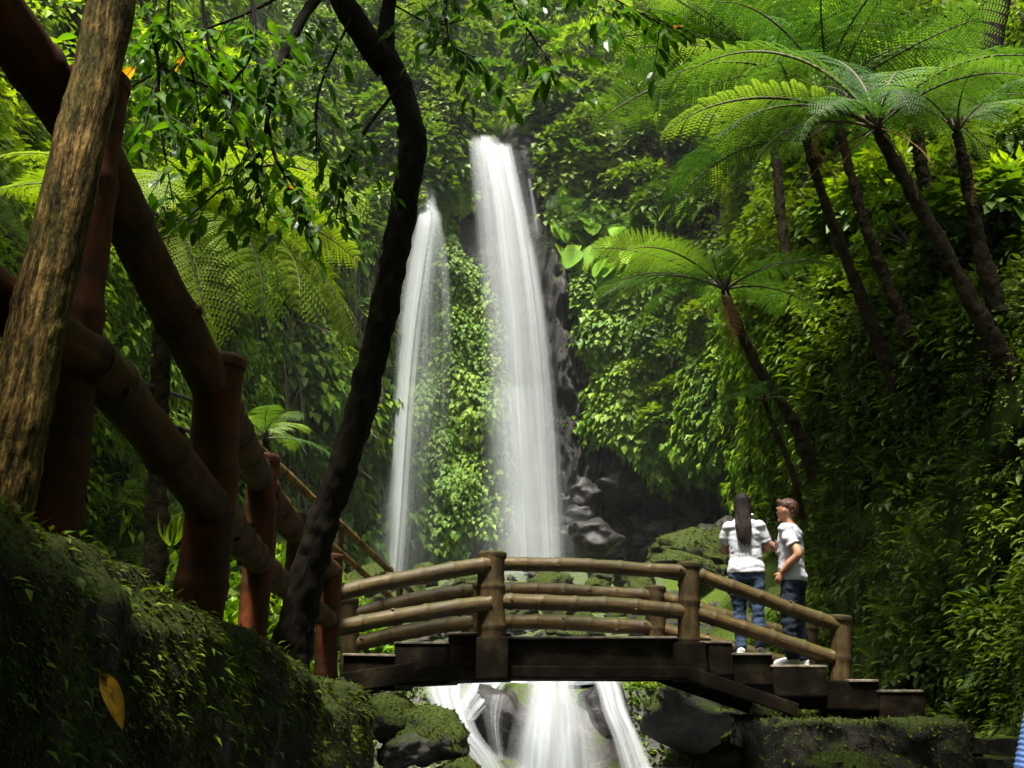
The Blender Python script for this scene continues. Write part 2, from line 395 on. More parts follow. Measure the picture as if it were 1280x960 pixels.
M['log_bridge'] = mat_log('bamboo_shaped_rail', [(0.28, (0.016, 0.009, 0.0025)), (0.55, (0.072, 0.045, 0.011)), (0.8, (0.21, 0.145, 0.045))], band=(0.03, 0.017, 0.006), moss=0.42, mossc=(0.04, 0.04, 0.006), rough=0.55, node=0.3, spec=0.22)
M['log_post'] = mat_log('mossy_post', [(0.3, (0.02, 0.013, 0.005)), (0.6, (0.07, 0.047, 0.017)), (0.8, (0.14, 0.1, 0.04))], moss=0.44, mossc=(0.03, 0.032, 0.006), node=0.36)
M['concrete'] = mat_plain('shade_dark_concrete', [(0.3, (0.002, 0.0016, 0.001)), (0.55, (0.007, 0.005, 0.003)), (0.75, (0.022, 0.018, 0.009))], 5, 0.95, 0.04, 0.015)  # near-black base: shade on the bridge face is put into the colour
M['metal'] = mat_plain('dark_metal', [(0.3, (0.02, 0.02, 0.022)), (0.7, (0.05, 0.05, 0.055))], 30, 0.4, 0.6, 0.002)

# ------------------------------------------------------------------ lie of the land
T_K = [-1.5, -0.9, -0.6, -0.47, -0.36, -0.25, -0.16, -0.117, 0, 0.06, 0.15, 0.225, 0.25, 0.275, 0.31, 0.355, 0.42, 0.48, 0.7, 1.0, 1.5]
Y_K = [4.5, 6.5, 8.5, 11, 17, 29, 35, 37.5, 38, 38, 36, 31, 23, 17.5, 14, 12.3, 10.9, 9.7, 7.2, 5.6, 4.2]
def Ybase(t, z):
    y0 = np.interp(t, T_K, Y_K)
    zc = np.interp(t, [-1.5, -0.47, -0.25, -0.1, 0.1, 0.2, 0.27, 0.31, 0.4, 0.5, 1], [4, 5, 12, 21, 21, 16, 7, 5.2, 4.2, 3.6, 3])
    kb = np.interp(t, [-0.5, -0.2, 0, 0.2, 0.3, 0.5], [0.15, 0.06, 0.05, 0.10, 0.25, 0.33])
    ka = np.interp(t, [-0.5, -0.2, 0, 0.2, 0.3, 0.5], [0.5, 0.6, 0.9, 0.8, 0.8, 0.9])
    zz = np.maximum(z, -2)
    y = y0 + kb*np.minimum(zz, zc) + ka*np.maximum(zz-zc, 0)
    # undercut below the ivy on the right of the falls
    y = y + 1.7*sstep(0.055, 0.085, t)*(1-sstep(0.2, 0.235, t))*(1-sstep(5.8, 8.0, zz))
    # notch where the big fall leaves the cliff
    y = y + 2.5*np.exp(-((t+0.03)/0.022)**2)*sstep(18.5, 21, zz)
    # buttress of bare rock right of the big fall
    y = y - 1.0*np.exp(-((t-0.052-0.0012*(12-zz))/0.018)**2)*(1-sstep(15, 20, zz))
    return y
def Ysurf(t, z):
    y = Ybase(t, z)
    p = np.stack([t*y, y, z], -1)
    amp = 0.022*y + 0.15
    n = fbm(p*0.22, 3, 3) + 0.45*np.abs(fbm(p*0.7 + 5, 3, 11)) 
    near_falls = np.exp(-((t+0.02)/0.09)**2)
    rocky = np.exp(-((t-0.065)/0.03)**2)*(1-sstep(16, 20, z)) + sstep(0.05, 0.08, t)*(1-sstep(0.2, 0.235, t))*(1-sstep(5.5, 8, z))
    rk = np.abs(fbm(p*np.array([1.5, 1.5, 0.9])+40, 5, 57, 0.62))
    y = y + 0.9*np.minimum(rocky, 1)*(rk-0.4)
    bankish = sstep(0.24, 0.3, t) + sstep(-0.26, -0.34, t)*0.6
    n2 = fbm(p*0.75 + 9, 3, 23)
    return y + amp*n*(1-0.45*near_falls) + 0.55*bankish*n2
def S(t, z):
    y = Ysurf(t, z); return np.stack([t*y, y, z], -1)
def cast(px, py, it=11):
    """where the line of sight through a pixel meets the hillside; returns t, z"""
    d = WV(px, py, 1.0); t = d[..., 0]; s = d[..., 2]
    y = np.full(t.shape, 20.0)
    for k in range(it): y = 0.35*y + 0.65*Ysurf(t, np.clip(s*y, -2, 60))
    return t, np.clip(s*y, -2, 60)
def surf_n(t, z):
    e = 0.01
    a = S(t+0.004, z)-S(t-0.004, z); b = S(t, z+0.25)-S(t, z-0.25)
    return unit(np.cross(a, b))*1.0

# one sheet of hillside and cliff all round the view
tt = np.unique(np.concatenate([np.linspace(-1.5, -0.5, 50), np.linspace(-0.5, 0.55, 250), np.linspace(0.03, 0.22, 80), np.linspace(0.55, 1.5, 40)]))
zz = np.unique(np.concatenate([np.linspace(-2.2, 12, 105), np.linspace(12, 25, 60), np.linspace(25, 60, 40)]))
TT, ZZ = np.meshgrid(tt, zz, indexing='ij')
VV = S(TT, ZZ).reshape(-1, 3)
nz_ = len(zz); ii = np.arange(len(tt)-1)[:, None]*nz_; jj = np.arange(nz_-1)[None, :]
FF = np.stack([ii+jj, ii+nz_+jj, ii+nz_+jj+1, ii+jj+1], -1).reshape(-1, 4)
cliff = mobj('cliff', VV, FF, M['rock_cliff'], smooth=True, kind='structure')
# bank soil on the near sides: the same sheet, its faces outside the rock amphitheatre
cliff.data.materials.append(M['bank'])
cen = TT[:-1, :-1].ravel(); zc_ = ZZ[:-1, :-1].ravel()
mi = (((cen > 0.24) | (cen < -0.28) | (zc_ > 24))).astype(np.int32)
cliff.data.polygons.foreach_set('material_index', mi)

FY = [-6, 9, 12, 14.9, 15.6, 18, 25, 37, 46]; FZ = [-1.6, -1.4, -1.25, -1.1, 0.18, 0.55, 1.7, 4.0, 5.0]
def ground_z(x, y):
    z = np.interp(y, FY, FZ)
    ctr = np.interp(y, [0, 10, 16, 38], [0.6, 0.7, 0.5, -0.5]); half = np.interp(y, [0, 10, 16, 25, 40], [1.6, 1.8, 1.9, 3, 5])
    d = np.maximum(np.abs(x-ctr)-half, 0)
    z = z + 0.55*d*np.minimum(d, 1.5)/1.5
    p = np.stack([x, y, z*0], -1)
    return z + 0.16*fbm(p*0.8, 4, 21)
gx = np.linspace(-9, 12, 110); gy = np.linspace(-6, 46, 200)
GX, GY = np.meshgrid(gx, gy, indexing='ij')
GV = np.stack([GX, GY, ground_z(GX, GY)], -1).reshape(-1, 3)
n2 = len(gy); ii = np.arange(len(gx)-1)[:, None]*n2; jj = np.arange(n2-1)[None, :]
ground = mobj('ground', GV, np.stack([ii+jj, ii+n2+jj, ii+n2+jj+1, ii+jj+1], -1).reshape(-1, 4), M['bed'], smooth=True, kind='structure')

ground.data.materials.append(M['bank'])
gcx = GX[:-1, :-1].ravel(); gcy = GY[:-1, :-1].ravel()
ground.data.polygons.foreach_set('material_index', ((gcx < -1.7-0.06*np.maximum(gcy-10, 0)) | (gcx > 2.6+0.08*np.maximum(gcy-10, 0))).astype(np.int32))

# ------------------------------------------------------------------ leaves
LEAF4 = (np.array([(0, 0, 0), (-.36, .38, .09), (0, .45, 0), (.36, .38, .09), (0, 1, -.14)], float),
         np.array([(0, 2, 1), (0, 3, 2), (1, 2, 4), (2, 3, 4)]))
LEAF6 = (np.array([(0, 0, 0), (-.24, .16, .05), (-.33, .45, .09), (-.16, .8, .0), (0, 1, -.13), (.16, .8, .0), (.33, .45, .09), (.24, .16, .05), (0, .45, 0)], float),
         np.array([(0, 8, 1), (1, 8, 2), (2, 8, 3), (3, 8, 4), (4, 8, 5), (5, 8, 6), (6, 8, 7), (7, 8, 0)]))
KITE = (np.array([(0, 0, 0), (.3, .42, .05), (0, 1, -.1), (-.3, .42, .05)], float), np.array([(0, 1, 2), (0, 2, 3)]))
BLADE = (np.array([(-.09, 0, 0), (.09, 0, 0), (.05, .6, .03), (-.05, .6, .03), (0, 1, -.05)], float), np.array([(0, 1, 2), (0, 2, 3), (3, 2, 4)]))

def scatter(tmpl, P, D, Nn, size, rnd, width=1.0):
    """leaves at P pointing along D with upper side towards Nn; V, F, rnd per face"""
    V0, F0 = tmpl
    D = unit(D); X = unit(np.cross(D, Nn)); Z = np.cross(X, D)
    size = np.broadcast_to(np.asarray(size, float), (len(P),)); width = np.broadcast_to(np.asarray(width, float), (len(P),))
    V = (P[:, None, :] + size[:, None, None]*(V0[None, :, 0:1]*width[:, None, None]*X[:, None, :] + V0[None, :, 1:2]*D[:, None, :] + V0[None, :, 2:3]*Z[:, None, :]))
    F = F0[None] + (np.arange(len(P))*len(V0))[:, None, None]
    return V.reshape(-1, 3), F.reshape(-1, F0.shape[1]), np.repeat(rnd, len(F0))

class Leaves:
    def __init__(s): s.V = []; s.F = []; s.R = []; s.n = 0
    def add(s, tmpl, *a, **k):
        V, F, R = scatter(tmpl, *a, **k); s.V.append(V); s.F.append(F+s.n); s.R.append(R); s.n += len(V)
    def raw(s, V, F, R):
        s.V.append(V); s.F.append(F+s.n); s.R.append(R); s.n += len(V)
    def mesh(s, name, mat, origin=None):
        V = np.concatenate(s.V)
        if origin is not None: V = V-np.asarray(origin)
        return make_mesh(name, V, np.concatenate(s.F), mat, {'rnd': ('FACE', np.concatenate(s.R))})

def rvec(n): return unit(RNG.normal(size=(n, 3)))

def clump_leaves(C, NN, rc, K, size, droop=0.6, spread=0.55, flat=0.5, up=0.7, rnd_c=None, tmpl=LEAF4, into=None, width=1.0):
    """tufts of K leaves on a dome round each centre C with outward normal NN"""
    n = len(C); rc = np.broadcast_to(rc, (n,)); size = np.broadcast_to(size, (n,))
    rnd_c = RNG.random(n) if rnd_c is None else rnd_c
    c = np.repeat(C, K, 0); nn = np.repeat(NN, K, 0); r = np.repeat(rc, K); sz = np.repeat(size, K)*RNG.uniform(0.65, 1.3, n*K)
    v = rvec(n*K); dn = (v*nn).sum(1, keepdims=True)
    v = v + nn*(np.abs(dn)-dn) ; v = unit(v + nn*0.25)
    off = v - nn*(v*nn).sum(1, keepdims=True)*(1-flat)
    P = c + off*(r*RNG.uniform(0.45, 1.05, n*K))[:, None]
    down = np.array([0, 0, -1.0])
    D = unit(v*spread + down*droop + rvec(n*K)*0.35 + nn*0.25)
    U = unit(nn*0.6 + np.array([0, 0, up]) + v*0.3 + rvec(n*K)*0.25)
    rr = np.clip(np.repeat(rnd_c, K)*0.55 + RNG.random(n*K)*0.45, 0, 1)
    (into).add(tmpl, P, D, U, sz, rr, width=width)

def inpoly(px, py, poly):
    poly = np.asarray(poly, float); x, y = np.asarray(px), np.asarray(py); ins = np.zeros(x.shape, bool)
    j = len(poly)-1
    for i in range(len(poly)):
        xi, yi = poly[i]; xj, yj = poly[j]
        ins ^= ((yi > y) != (yj > y)) & (x < (xj-xi)*(y-yi)/(yj-yi+1e-12)+xi)
        j = i
    return ins

def place(n, poly, hole=None):
    """n spots on the hillside inside an outline: t, z, position, normal"""
    poly = np.asarray(poly, float); lo = poly.min(0); hi = poly.max(0); out = []
    got = 0
    while got < n:
        q = RNG.uniform(lo, hi, size=(n*2+20, 2)); q = q[inpoly(q[:, 0], q[:, 1], poly)]
        if hole is not None: q = q[~inpoly(q[:, 0], q[:, 1], hole)]
        out.append(q); got += len(q)
    q = np.concatenate(out)[:n]
    t, z = cast(q[:, 0], q[:, 1])
    return q, S(t, z), surf_n(t, z)

# unseen valley side behind the camera, added to block low skylight
aa = np.linspace(math.radians(62), math.radians(298), 90); hh = np.linspace(-2.2, 13, 40)
AA, HH = np.meshgrid(aa, hh, indexing='ij'); rr_ = 9.0 + 0.42*np.maximum(HH, 0) + 0.8*fbm(np.stack([np.sin(AA)*4, np.cos(AA)*4, HH*0.4], -1), 3, 91)
BV = np.stack([np.sin(AA)*rr_, np.cos(AA)*rr_, HH], -1).reshape(-1, 3); n2 = len(hh); ii = np.arange(len(aa)-1)[:, None]*n2; jj = np.arange(n2-1)[None, :]
mobj('hillside', BV, np.stack([ii+jj, ii+n2+jj, ii+n2+jj+1, ii+jj+1], -1).reshape(-1, 4), M['bank'], smooth=True, kind='structure')

# ------------------------------------------------------------------ green cover on cliff and banks (nobody could count it)
def cover(name, label, specs, mat, kind='stuff', cat=None, bare=True):
    L = Leaves()
    for (n, poly, rc, K, size, off, kw) in specs:
        q, P, NN = place(n, poly, kw.pop('hole', None))
        near = np.clip(P[:, 1]/np.median(P[:, 1]), 0.45, 1.3)
        g = fbm(P*0.5, 2, 31); g2 = fbm(P*0.33+7, 3, 35); g3 = fbm(P*0.55+31, 3, 37)
        keep = (g3 > -0.42) | (RNG.random(n) < 0.25) if bare else np.ones(n, bool)
        P, NN, g, g2, near = P[keep], NN[keep], g[keep], g2[keep], near[keep]; n = len(P)
        bulge = 0.35 + 1.5*np.clip(g2+0.25, 0, 1); near = near*(0.72+0.55*RNG.random(n)**2+0.25*np.clip(g2, -1, 1))
        rc_ = rc*near*RNG.uniform(0.7, 1.35, n)
        C = P + NN*(off*bulge*RNG.uniform(0.2, 1.0, n))[:, None]
        clump_leaves(C, NN, rc_, K, size*near, rnd_c=np.clip(0.5+0.42*g+RNG.normal(0, 0.18, n), 0, 1), into=L, **kw)
    return link(name, L.mesh(name, mat), kind=kind, label=label, cat=cat)

POLY_A = [(492, 300), (545, 205), (592, 215), (606, 300), (612, 460), (625, 640), (600, 665), (560, 700), (485, 722), (455, 722), (468, 500)]
POLY_B = [(690, 250), (715, 235), (840, 320), (950, 330), (1020, 420), (1020, 560), (965, 640), (930, 605), (870, 568), (832, 584), (785, 550), (757, 535), (757, 470), (742, 400), (720, 345), (700, 290)]
POLY_C = [(440, -40), (700, -60), (1000, -60), (1010, 330), (840, 330), (690, 250), (668, 235), (648, 165), (590, 152), (570, 235), (535, 225), (440, 330)]
POLY_D = [(100, -60), (480, -60), (500, 230), (485, 400), (470, 640), (452, 722), (300, 722), (130, 620), (60, 400)]
POLY_H = [(692, 258), (745, 244), (805, 272), (852, 295), (850, 345), (800, 372), (760, 365), (700, 318)]
POLY_LIP = [(556, 250), (566, 190), (585, 146), (655, 146), (684, 205), (694, 300), (700, 345), (664, 330), (600, 345), (560, 330)]
POLY_R = [(935, 270), (1000, 200), (1360, 60), (1360, 980), (1080, 960), (1000, 850), (985, 700), (960, 640), (1000, 520)]
POLY_RT = [(820, -70), (1360, -70), (1360, 420), (1000, 420), (880, 200)]
POLY_L = [(-120, -80), (240, -80), (330, 300), (330, 640), (-120, 640)]
cover('ivy', 'dense glossy ivy hanging between and behind the two waterfalls', bare=False, specs=
      [(2500, POLY_A, 0.5, 25, 0.22, 0.45, dict(droop=1.0, spread=0.4, flat=0.35, hole=POLY_LIP)),
       (60, [(563, 215), (585, 215), (590, 262), (570, 262)], 0.45, 24, 0.22, 0.4, dict(droop=1.0)),
       (260, [(560, 330), (615, 380), (625, 680), (570, 660)], 0.6, 30, 0.2, 0.8, dict(droop=1.0, flat=0.5))], mat=M['ivy'])
cover('ivy', 'bright leafy creeper draped over the cliff right of the waterfalls', bare=False, specs=
      [(1500, POLY_B, 0.55, 18, 0.2, 0.15, dict(droop=0.9, flat=0.3, tmpl=KITE, width=1.4, hole=POLY_H)), (3900, POLY_B, 0.5, 22, 0.25, 0.7, dict(droop=0.8, flat=0.5, hole=POLY_H)),
       (260, [(688, 255), (708, 250), (745, 420), (775, 545), (757, 535), (738, 400)], 0.45, 30, 0.17, 0.4, dict(droop=1.0, flat=0.3)),
       (260, [(735, 485), (800, 520), (870, 545), (960, 560), (985, 640), (930, 612), (870, 578), (832, 594), (785, 558), (737, 542)], 0.55, 24, 0.27, 1.5, dict(droop=0.9))], mat=M['ivy'])
cover('foliage', 'mixed low foliage covering the cliff top above the waterfalls',
      [(2100, POLY_C, 0.8, 22, 0.36, 0.8, dict(droop=0.5, hole=POLY_LIP))], M['ivy_dim'])
cover('creepers', 'pale hanging creepers and leaves on the misty cliff left of the waterfalls',
      [(2500, POLY_D, 0.55, 22, 0.26, 0.8, dict(droop=0.9, flat=0.5))], M['ivy'])
cover('undergrowth', 'dark ground cover and moss smothering the steep bank beside the bridge',
      [(1150, POLY_R, 0.32, 26, 0.105, 0.3, dict(droop=0.3, up=1.2, flat=0.9, spread=0.9, tmpl=LEAF6, width=1.0)), (400, POLY_R, 0.4, 14, 0.17, 0.4, dict(droop=0.4, up=1.2, flat=0.9, spread=0.9, tmpl=LEAF6, width=0.7)),
       (520, [(1355, 30), (1900, -100), (1900, 1000), (1355, 980)], 0.34, 26, 0.11, 0.3, dict(droop=0.4, up=1.2, flat=0.9)), (2000, POLY_R, 0.2, 36, 0.05, 0.45, dict(droop=0.5, up=1.2, tmpl=KITE, width=1.5))], M['bank_leaf'])
cover('undergrowth', 'leafy undergrowth behind the tree ferns high on the bank',
      [(1500, POLY_RT, 0.55, 26, 0.19, 0.5, dict(droop=0.4))], M['bank_leaf'])
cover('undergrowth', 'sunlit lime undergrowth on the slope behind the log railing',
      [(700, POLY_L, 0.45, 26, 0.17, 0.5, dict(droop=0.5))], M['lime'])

# loose vines hanging down the cliff
Vn = Geo()
vq = np.array([(RNG.uniform(310, 475), RNG.uniform(150, 480)) if k < 100 else (RNG.uniform(690, 780), RNG.uniform(230, 420)) for k in range(150)]); vt, vz = cast(vq[:, 0], vq[:, 1]); vP = S(vt, vz); vN = surf_n(vt, vz)
for k in range(100):
    p, nn = vP[k], vN[k]
    ln = RNG.uniform(2, 6.5); p = p + nn*RNG.uniform(0.4, 1.0)
    pts = [p + np.array([RNG.normal(0, .12)*i, 0, -ln*i/4]) + nn*0.1*i*0.3 for i in range(5)]
    Vn.addg(tube(pts, RNG.uniform(0.012, 0.03), 9, 4, cap=False))
Vn.build('vines', M['vine'], kind='stuff', label='thin bare vines hanging down the cliff face')

# ------------------------------------------------------------------ shrubs on the cliff: each one a thing, shapes shared
def shrub_mesh(name, mat, nsub=15, K=30, size=0.17, seed=0, squash=0.75, tmpl=LEAF4, droop=0.4, width=1.0):
    L = Leaves()
    v = rvec(nsub); v[:, 2] = np.abs(v[:, 2])*0.9-0.15; v = unit(v)
    C = v*RNG.uniform(0.35, 0.85, nsub)[:, None]*np.array([1, 1, squash])
    clump_leaves(C, unit(v+np.array([0, 0, 0.4])), 0.34, K, size, droop=droop, flat=0.9, into=L, tmpl=tmpl, width=width)
    return L.mesh(name, mat)
SHR = [shrub_mesh('shrub_leaves', M['shrub'], 18, 26, s, seed=i) for i, s in enumerate((0.2, 0.26, 0.17, 0.3))]
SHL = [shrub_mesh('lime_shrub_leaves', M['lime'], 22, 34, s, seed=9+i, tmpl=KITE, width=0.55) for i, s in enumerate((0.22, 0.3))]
def stem_mesh():
    g = Geo()
    for k in range(5):
        a = RNG.uniform(0, 2*PI); g.addg(tube([(0, 0, -0.45), (0.15*math.cos(a), 0.15*math.sin(a), 0), (0.5*math.cos(a), 0.5*math.sin(a), 0.42)], [0.05, 0.035, 0.015], 8, 5))
    V, F, A = g.arrays(); return make_mesh('stem', V, F, M['twig'], {'tuv': ('POINT', A)}, True)
STEM = stem_mesh()
USED = set(); RMED = {'cliff_shrub': 1.35, 'wall_shrub': 0.78, 'lime_bush': 1.35, 'ivy_shrub': 0.78, 'bank_bush': 0.68, 'slope_bush': 0.8}
def shrub(name, px, py, r, off, meshes, label, group, cat='shrub'):
    p, nn = gp(px, py); p = p + nn*off
    if label in USED: label = ('big ' if r > RMED.get(name, 1.0) else 'little ') + label
    USED.add(label)
    e = empty(name, p, label=label, cat=cat, group=group)
    e.rotation_euler = (RNG.normal(0, .15), RNG.normal(0, .15), RNG.uniform(0, 6.28)); s = r*RNG.uniform(0.85, 1.2); e.scale = (s, s, s*RNG.uniform(0.8, 1.15))
    link('foliage', meshes[RNG.integers(len(meshes))], e); link('stem', STEM, e)
    return e
GND = {}
def gp(px, py):
    if (px, py) not in GND:
        t, z = cast(np.array([px], float), np.array([py], float)); GND[(px, py)] = (S(t, z)[0], surf_n(t, z)[0])
    return GND[(px, py)]
LAND = [("the broad fall's lip", 605, 172), ("the narrow fall's top", 535, 235), ("the dark tree's fork", 480, 78), ('the heart-leaved climbers', 768, 300), ("the small tree fern", 905, 362),
        ("the tallest tree fern", 1096, 162), ('the couple', 960, 650), ("the bridge's right end", 1100, 850), ('the tallest bridge post', 615, 700), ('the dark overhang', 830, 620), ("the broad fall's foot", 665, 705), ("the narrow fall's foot", 495, 700), ("the slim brownish fern", 1215, 260)]
def where(px, py):
    nm, x, y = min(LAND, key=lambda l: (l[1]-px)**2+(l[2]-py)**2); dx, dy = px-x, py-y; d = math.hypot(dx, dy)
    v = 'above' if dy < 0 else 'below'; h = 'left of' if dx < 0 else 'right of'
    s = h if abs(dx) > 2.2*abs(dy) else v if abs(dy) > 2.2*abs(dx) else (v + ' and ' + h)
    return ('close ' if d < 45 else '' if d < 110 else 'well ') + s + ' ' + nm
def spread(n, poly, mind):
    poly = np.asarray(poly, float); pts = []
    for k in range(n*60):
        q = RNG.uniform(poly.min(0), poly.max(0))
        if inpoly(q[:1], q[1:], poly)[0] and all((q[0]-a)**2+(q[1]-b)**2 > mind**2 for a, b in pts):
            pts.append(tuple(q))
            if len(pts) >= n: break
    q = np.array(pts); t, z = cast(q[:, 0], q[:, 1]); P = S(t, z); NN = surf_n(t, z)
    for a, p_, n_ in zip(pts, P, NN): GND[a] = (p_, n_)
    return pts
for (px, py) in spread(46, [(450, 30), (600, 20), (700, 60), (760, 130), (860, 150), (880, 300), (800, 250), (720, 235), (700, 230), (665, 140), (580, 132), (550, 205), (535, 215), (450, 300)], 24):
    shrub('cliff_shrub', px, py, RNG.uniform(1.0, 1.7), 1.0, SHR, 'leafy rim shrub, ' + where(px, py), 'shrubs on the rim of the falls')
for (px, py) in spread(34, [(325, 40), (470, 40), (470, 300), (440, 520), (330, 540)], 26):
    shrub('wall_shrub', px, py, RNG.uniform(0.55, 1.0), 0.3, SHR, 'misty cliff shrub, ' + where(px, py), 'shrubs on the misty cliff')
for (px, py) in spread(20, [(690, -30), (850, -40), (900, 60), (800, 130), (700, 90)], 30):
    shrub('lime_bush', px, py, RNG.uniform(1.0, 1.7), 0.8, SHL, 'feathery lime bush, ' + where(px, py), 'lime bushes above the falls')
for (px, py) in spread(12, [(780, 400), (960, 380), (1000, 540), (900, 550), (800, 510)], 34):
    shrub('ivy_shrub', px, py, RNG.uniform(0.6, 0.95), 0.8, SHR, 'rounded shrub in the creeper, ' + where(px, py), 'shrubs in the creeper')
for (px, py) in spread(26, [(1000, 30), (1300, 0), (1300, 330), (1180, 330), (1010, 300)], 34):
    shrub('bank_bush', px, py, RNG.uniform(0.5, 0.85), 0.4, SHL if RNG.random() < 0.45 else SHR, 'bush high on the bank, ' + where(px, py), 'bushes behind the tree ferns')
for (px, py) in spread(18, [(150, 60), (330, 20), (330, 380), (160, 330)], 30):
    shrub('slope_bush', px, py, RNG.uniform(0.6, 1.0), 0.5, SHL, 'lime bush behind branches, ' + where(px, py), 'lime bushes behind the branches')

# ------------------------------------------------------------------ heart-leaved plants beside the big fall
def heart_leaf():
    a = np.linspace(0, 2*PI, 19)[:-1]
    r = 0.5*(1-0.32*np.cos(a))*(1+0.2*np.exp(-((a-PI)/0.45)**2))
    x = r*np.sin(a)*0.92; y = -r*np.cos(a)*1.05+0.42
    z = -0.25*(y-0.4)**2 + 0.16*np.abs(x)
    V = np.vstack([[0, 0.42, -0.03], np.stack([x, y, z], 1)]); n = len(a)
    return V, np.array([(0, 1+k, 1+(k+1) % n) for k in range(n)])
HV, HF = heart_leaf()
HEART = make_mesh('heart_leaf', HV, HF, M['broad'], {'rnd': ('FACE', np.full(len(HF), 0.5))}, True)
PETI = make_mesh('petiole', *[(lambda g: (g[0][0], g[0][1]))(tube([(0, 0, 0), (0, .3, .1), (0, 1, 0)], 0.02, 6, 4, cap=False))][0], M['rachis'])
def basis(D, U):
    D = unit(D); X = unit(np.cross(D, U)); Z = np.cross(X, D)
    return Matrix(((X[0], D[0], Z[0]), (X[1], D[1], Z[1]), (X[2], D[2], Z[2])))
def heart_plant(px, py, n, size, spreadr, label, group=None, off=0.6):
    p, nn = gp(px, py)
    e = empty('heart_leaf_plant', p, label=label, cat='plant', group=group)
    for k in range(n):
        o = unit(rvec(1)[0]*np.array([1, .4, .8]) + nn*0.5)*spreadr*RNG.uniform(0.3, 1.0) + nn*off*RNG.uniform(0.4, 1)
        D = unit(np.array([o[0]*0.4, 0, -1]) + nn*0.55 + rvec(1)[0]*0.25); U = unit(nn*1.2+np.array([0, 0, 0.5])+rvec(1)[0]*0.25)
        l = link('leaf', HEART, e); s = size*RNG.uniform(0.6, 1.15)
        l.matrix_local = Matrix.Translation(Vector(o)) @ (basis(D, U).to_4x4() @ Matrix.Scale(float(s), 4))
        if k % 3 == 0:
            q = link('stalk', PETI, e); d = -o*0.8
            q.matrix_local = Matrix.Translation(Vector(o)) @ (basis(d, U+0.01).to_4x4() @ Matrix.Scale(float(np.linalg.norm(d)), 4))
HP = spread(17, [(695, 262), (740, 252), (800, 285), (845, 300), (838, 335), (785, 352), (745, 330), (700, 300)], 20)
for (px, py) in HP:
    heart_plant(px, py, 12, 0.72, 0.8, 'heart-leaved climber, big pale leaves, at %s of its patch' % ('the upper left' if px < 765 and py < 300 else 'the upper right' if py < 300 else 'the lower left' if px < 765 else 'the lower right'), 'heart-leaved climbers')
for (px, py) in [(886, 268), (905, 300), (925, 262), (870, 300)]:
    heart_plant(px, py, 7, 0.7, 0.7, 'heart-leaved climber with large leaves under the tree fern fronds', 'large heart-leaved climbers under the ferns', off=1.2)

# ------------------------------------------------------------------ ferns
STALK = {}
def frond_mesh(name, L, th0, bend, npair=24, plen=0.36, npin=14, mat=None, sway=0.0, wilt=0.42, fill=0.52):
    s = np.linspace(0, 1, 40); th = th0 - bend*s**1.25
    x = np.concatenate([[0], np.cumsum(np.cos(th[:-1]))])/39*L; z = np.concatenate([[0], np.cumsum(np.sin(th[:-1]))])/39*L
    y = sway*L*s**2
    C = np.stack([x, y, z], 1)
    sp_ = np.linspace(0.16, 0.985, npair)
    Lf = Leaves(); PP = []; DD = []; UU = []; SS = []; WW = []; RR = []
    T = unit(np.gradient(C, axis=0))
    d = L*0.83/npair
    for i, sv in enumerate(sp_):
        c = np.array([np.interp(sv, s, C[:, k]) for k in range(3)]); tg = unit(np.array([np.interp(sv, s, T[:, k]) for k in range(3)]))
        up = unit(np.cross(tg, np.array([0, 1.0, 0]))*-1.0); up = up if up[2] > 0 else -up
        pl = plen*L*max(0.05, math.sin(PI*(0.10+0.88*sv))**0.75)*RNG.uniform(0.92, 1.06)
        if sv > 0.9: pl *= 1.0
        for side in (-1, 1):
            lat = np.array([0, side, 0.0])
            ax0 = unit(lat*0.93 + tg*0.38 + up*0.2 + rvec(1)[0]*0.07)
            nn_ = max(4, int(npin*pl/(plen*L)+2))
            q = np.linspace(0.04, 0.98, nn_)
            pc = c + ax0*pl*q[:, None] + np.array([0, 0, -1.0])*(wilt*pl*q**2)[:, None]
            ax = unit(np.gradient(pc, axis=0))
            fwd = unit(tg - ax*(ax @ tg)[:, None])
            w = fill*d*np.clip(1.25*(1-q**2.2), 0.12, 1)*RNG.uniform(0.85, 1.1)
            for sg in (-1, 1):
                PP.append(pc); DD.append(unit(fwd*sg + ax*0.55)); UU.append(np.broadcast_to(up, pc.shape) + rvec(len(pc))*0.15)
                SS.append(w); WW.append(np.clip(0.95*pl/nn_/(0.6*w), 0.2, 1.6)); RR.append(np.full(len(pc), RNG.uniform(0.25, 0.75))+RNG.normal(0, .08, len(pc)))
    V, F, R = scatter(KITE, np.concatenate(PP), np.concatenate(DD), np.concatenate(UU), np.concatenate(SS), np.clip(np.concatenate(RR), 0, 1), width=np.concatenate(WW))
    tb = tube(C[::3], [0.011*L, 0.007*L, 0.002*L], 20, 5, cap=False)[0]
    if name == 'frond':
        me = make_mesh(name, V, F, mat, {'rnd': ('FACE', R)}); STALK[me.name] = make_mesh('stalk', tb[0], tb[1], M['rachis'], None, True); return me
    n0 = len(V); V = np.vstack([V, tb[0]])
    me = make_mesh(name, V, [F, tb[1]+n0], mat, {'rnd': ('FACE', np.concatenate([R, np.full(len(tb[1]), 0.5)]))})
    me.materials.append(M['rachis'])
    mi = np.zeros(len(F)+len(tb[1]), np.int32); mi[len(F):] = 1; me.polygons.foreach_set('material_index', mi)
    return me
def frond_set(mat, tag, npair=22, npin=16, plen=0.31, fill=0.52):
    return [frond_mesh(tag, 1.0, th, bd, npair, plen, npin, mat, sway=sw, fill=fill) for th, bd, sw in
            ((1.25, 1.5, .05), (1.0, 1.5, -.08), (0.8, 1.35, .1), (0.5, 1.15, -.05), (0.25, 1.0, .04), (-0.1, 0.8, -.03), (0.4, 1.75, .06), (0.05, 1.5, -.06))]
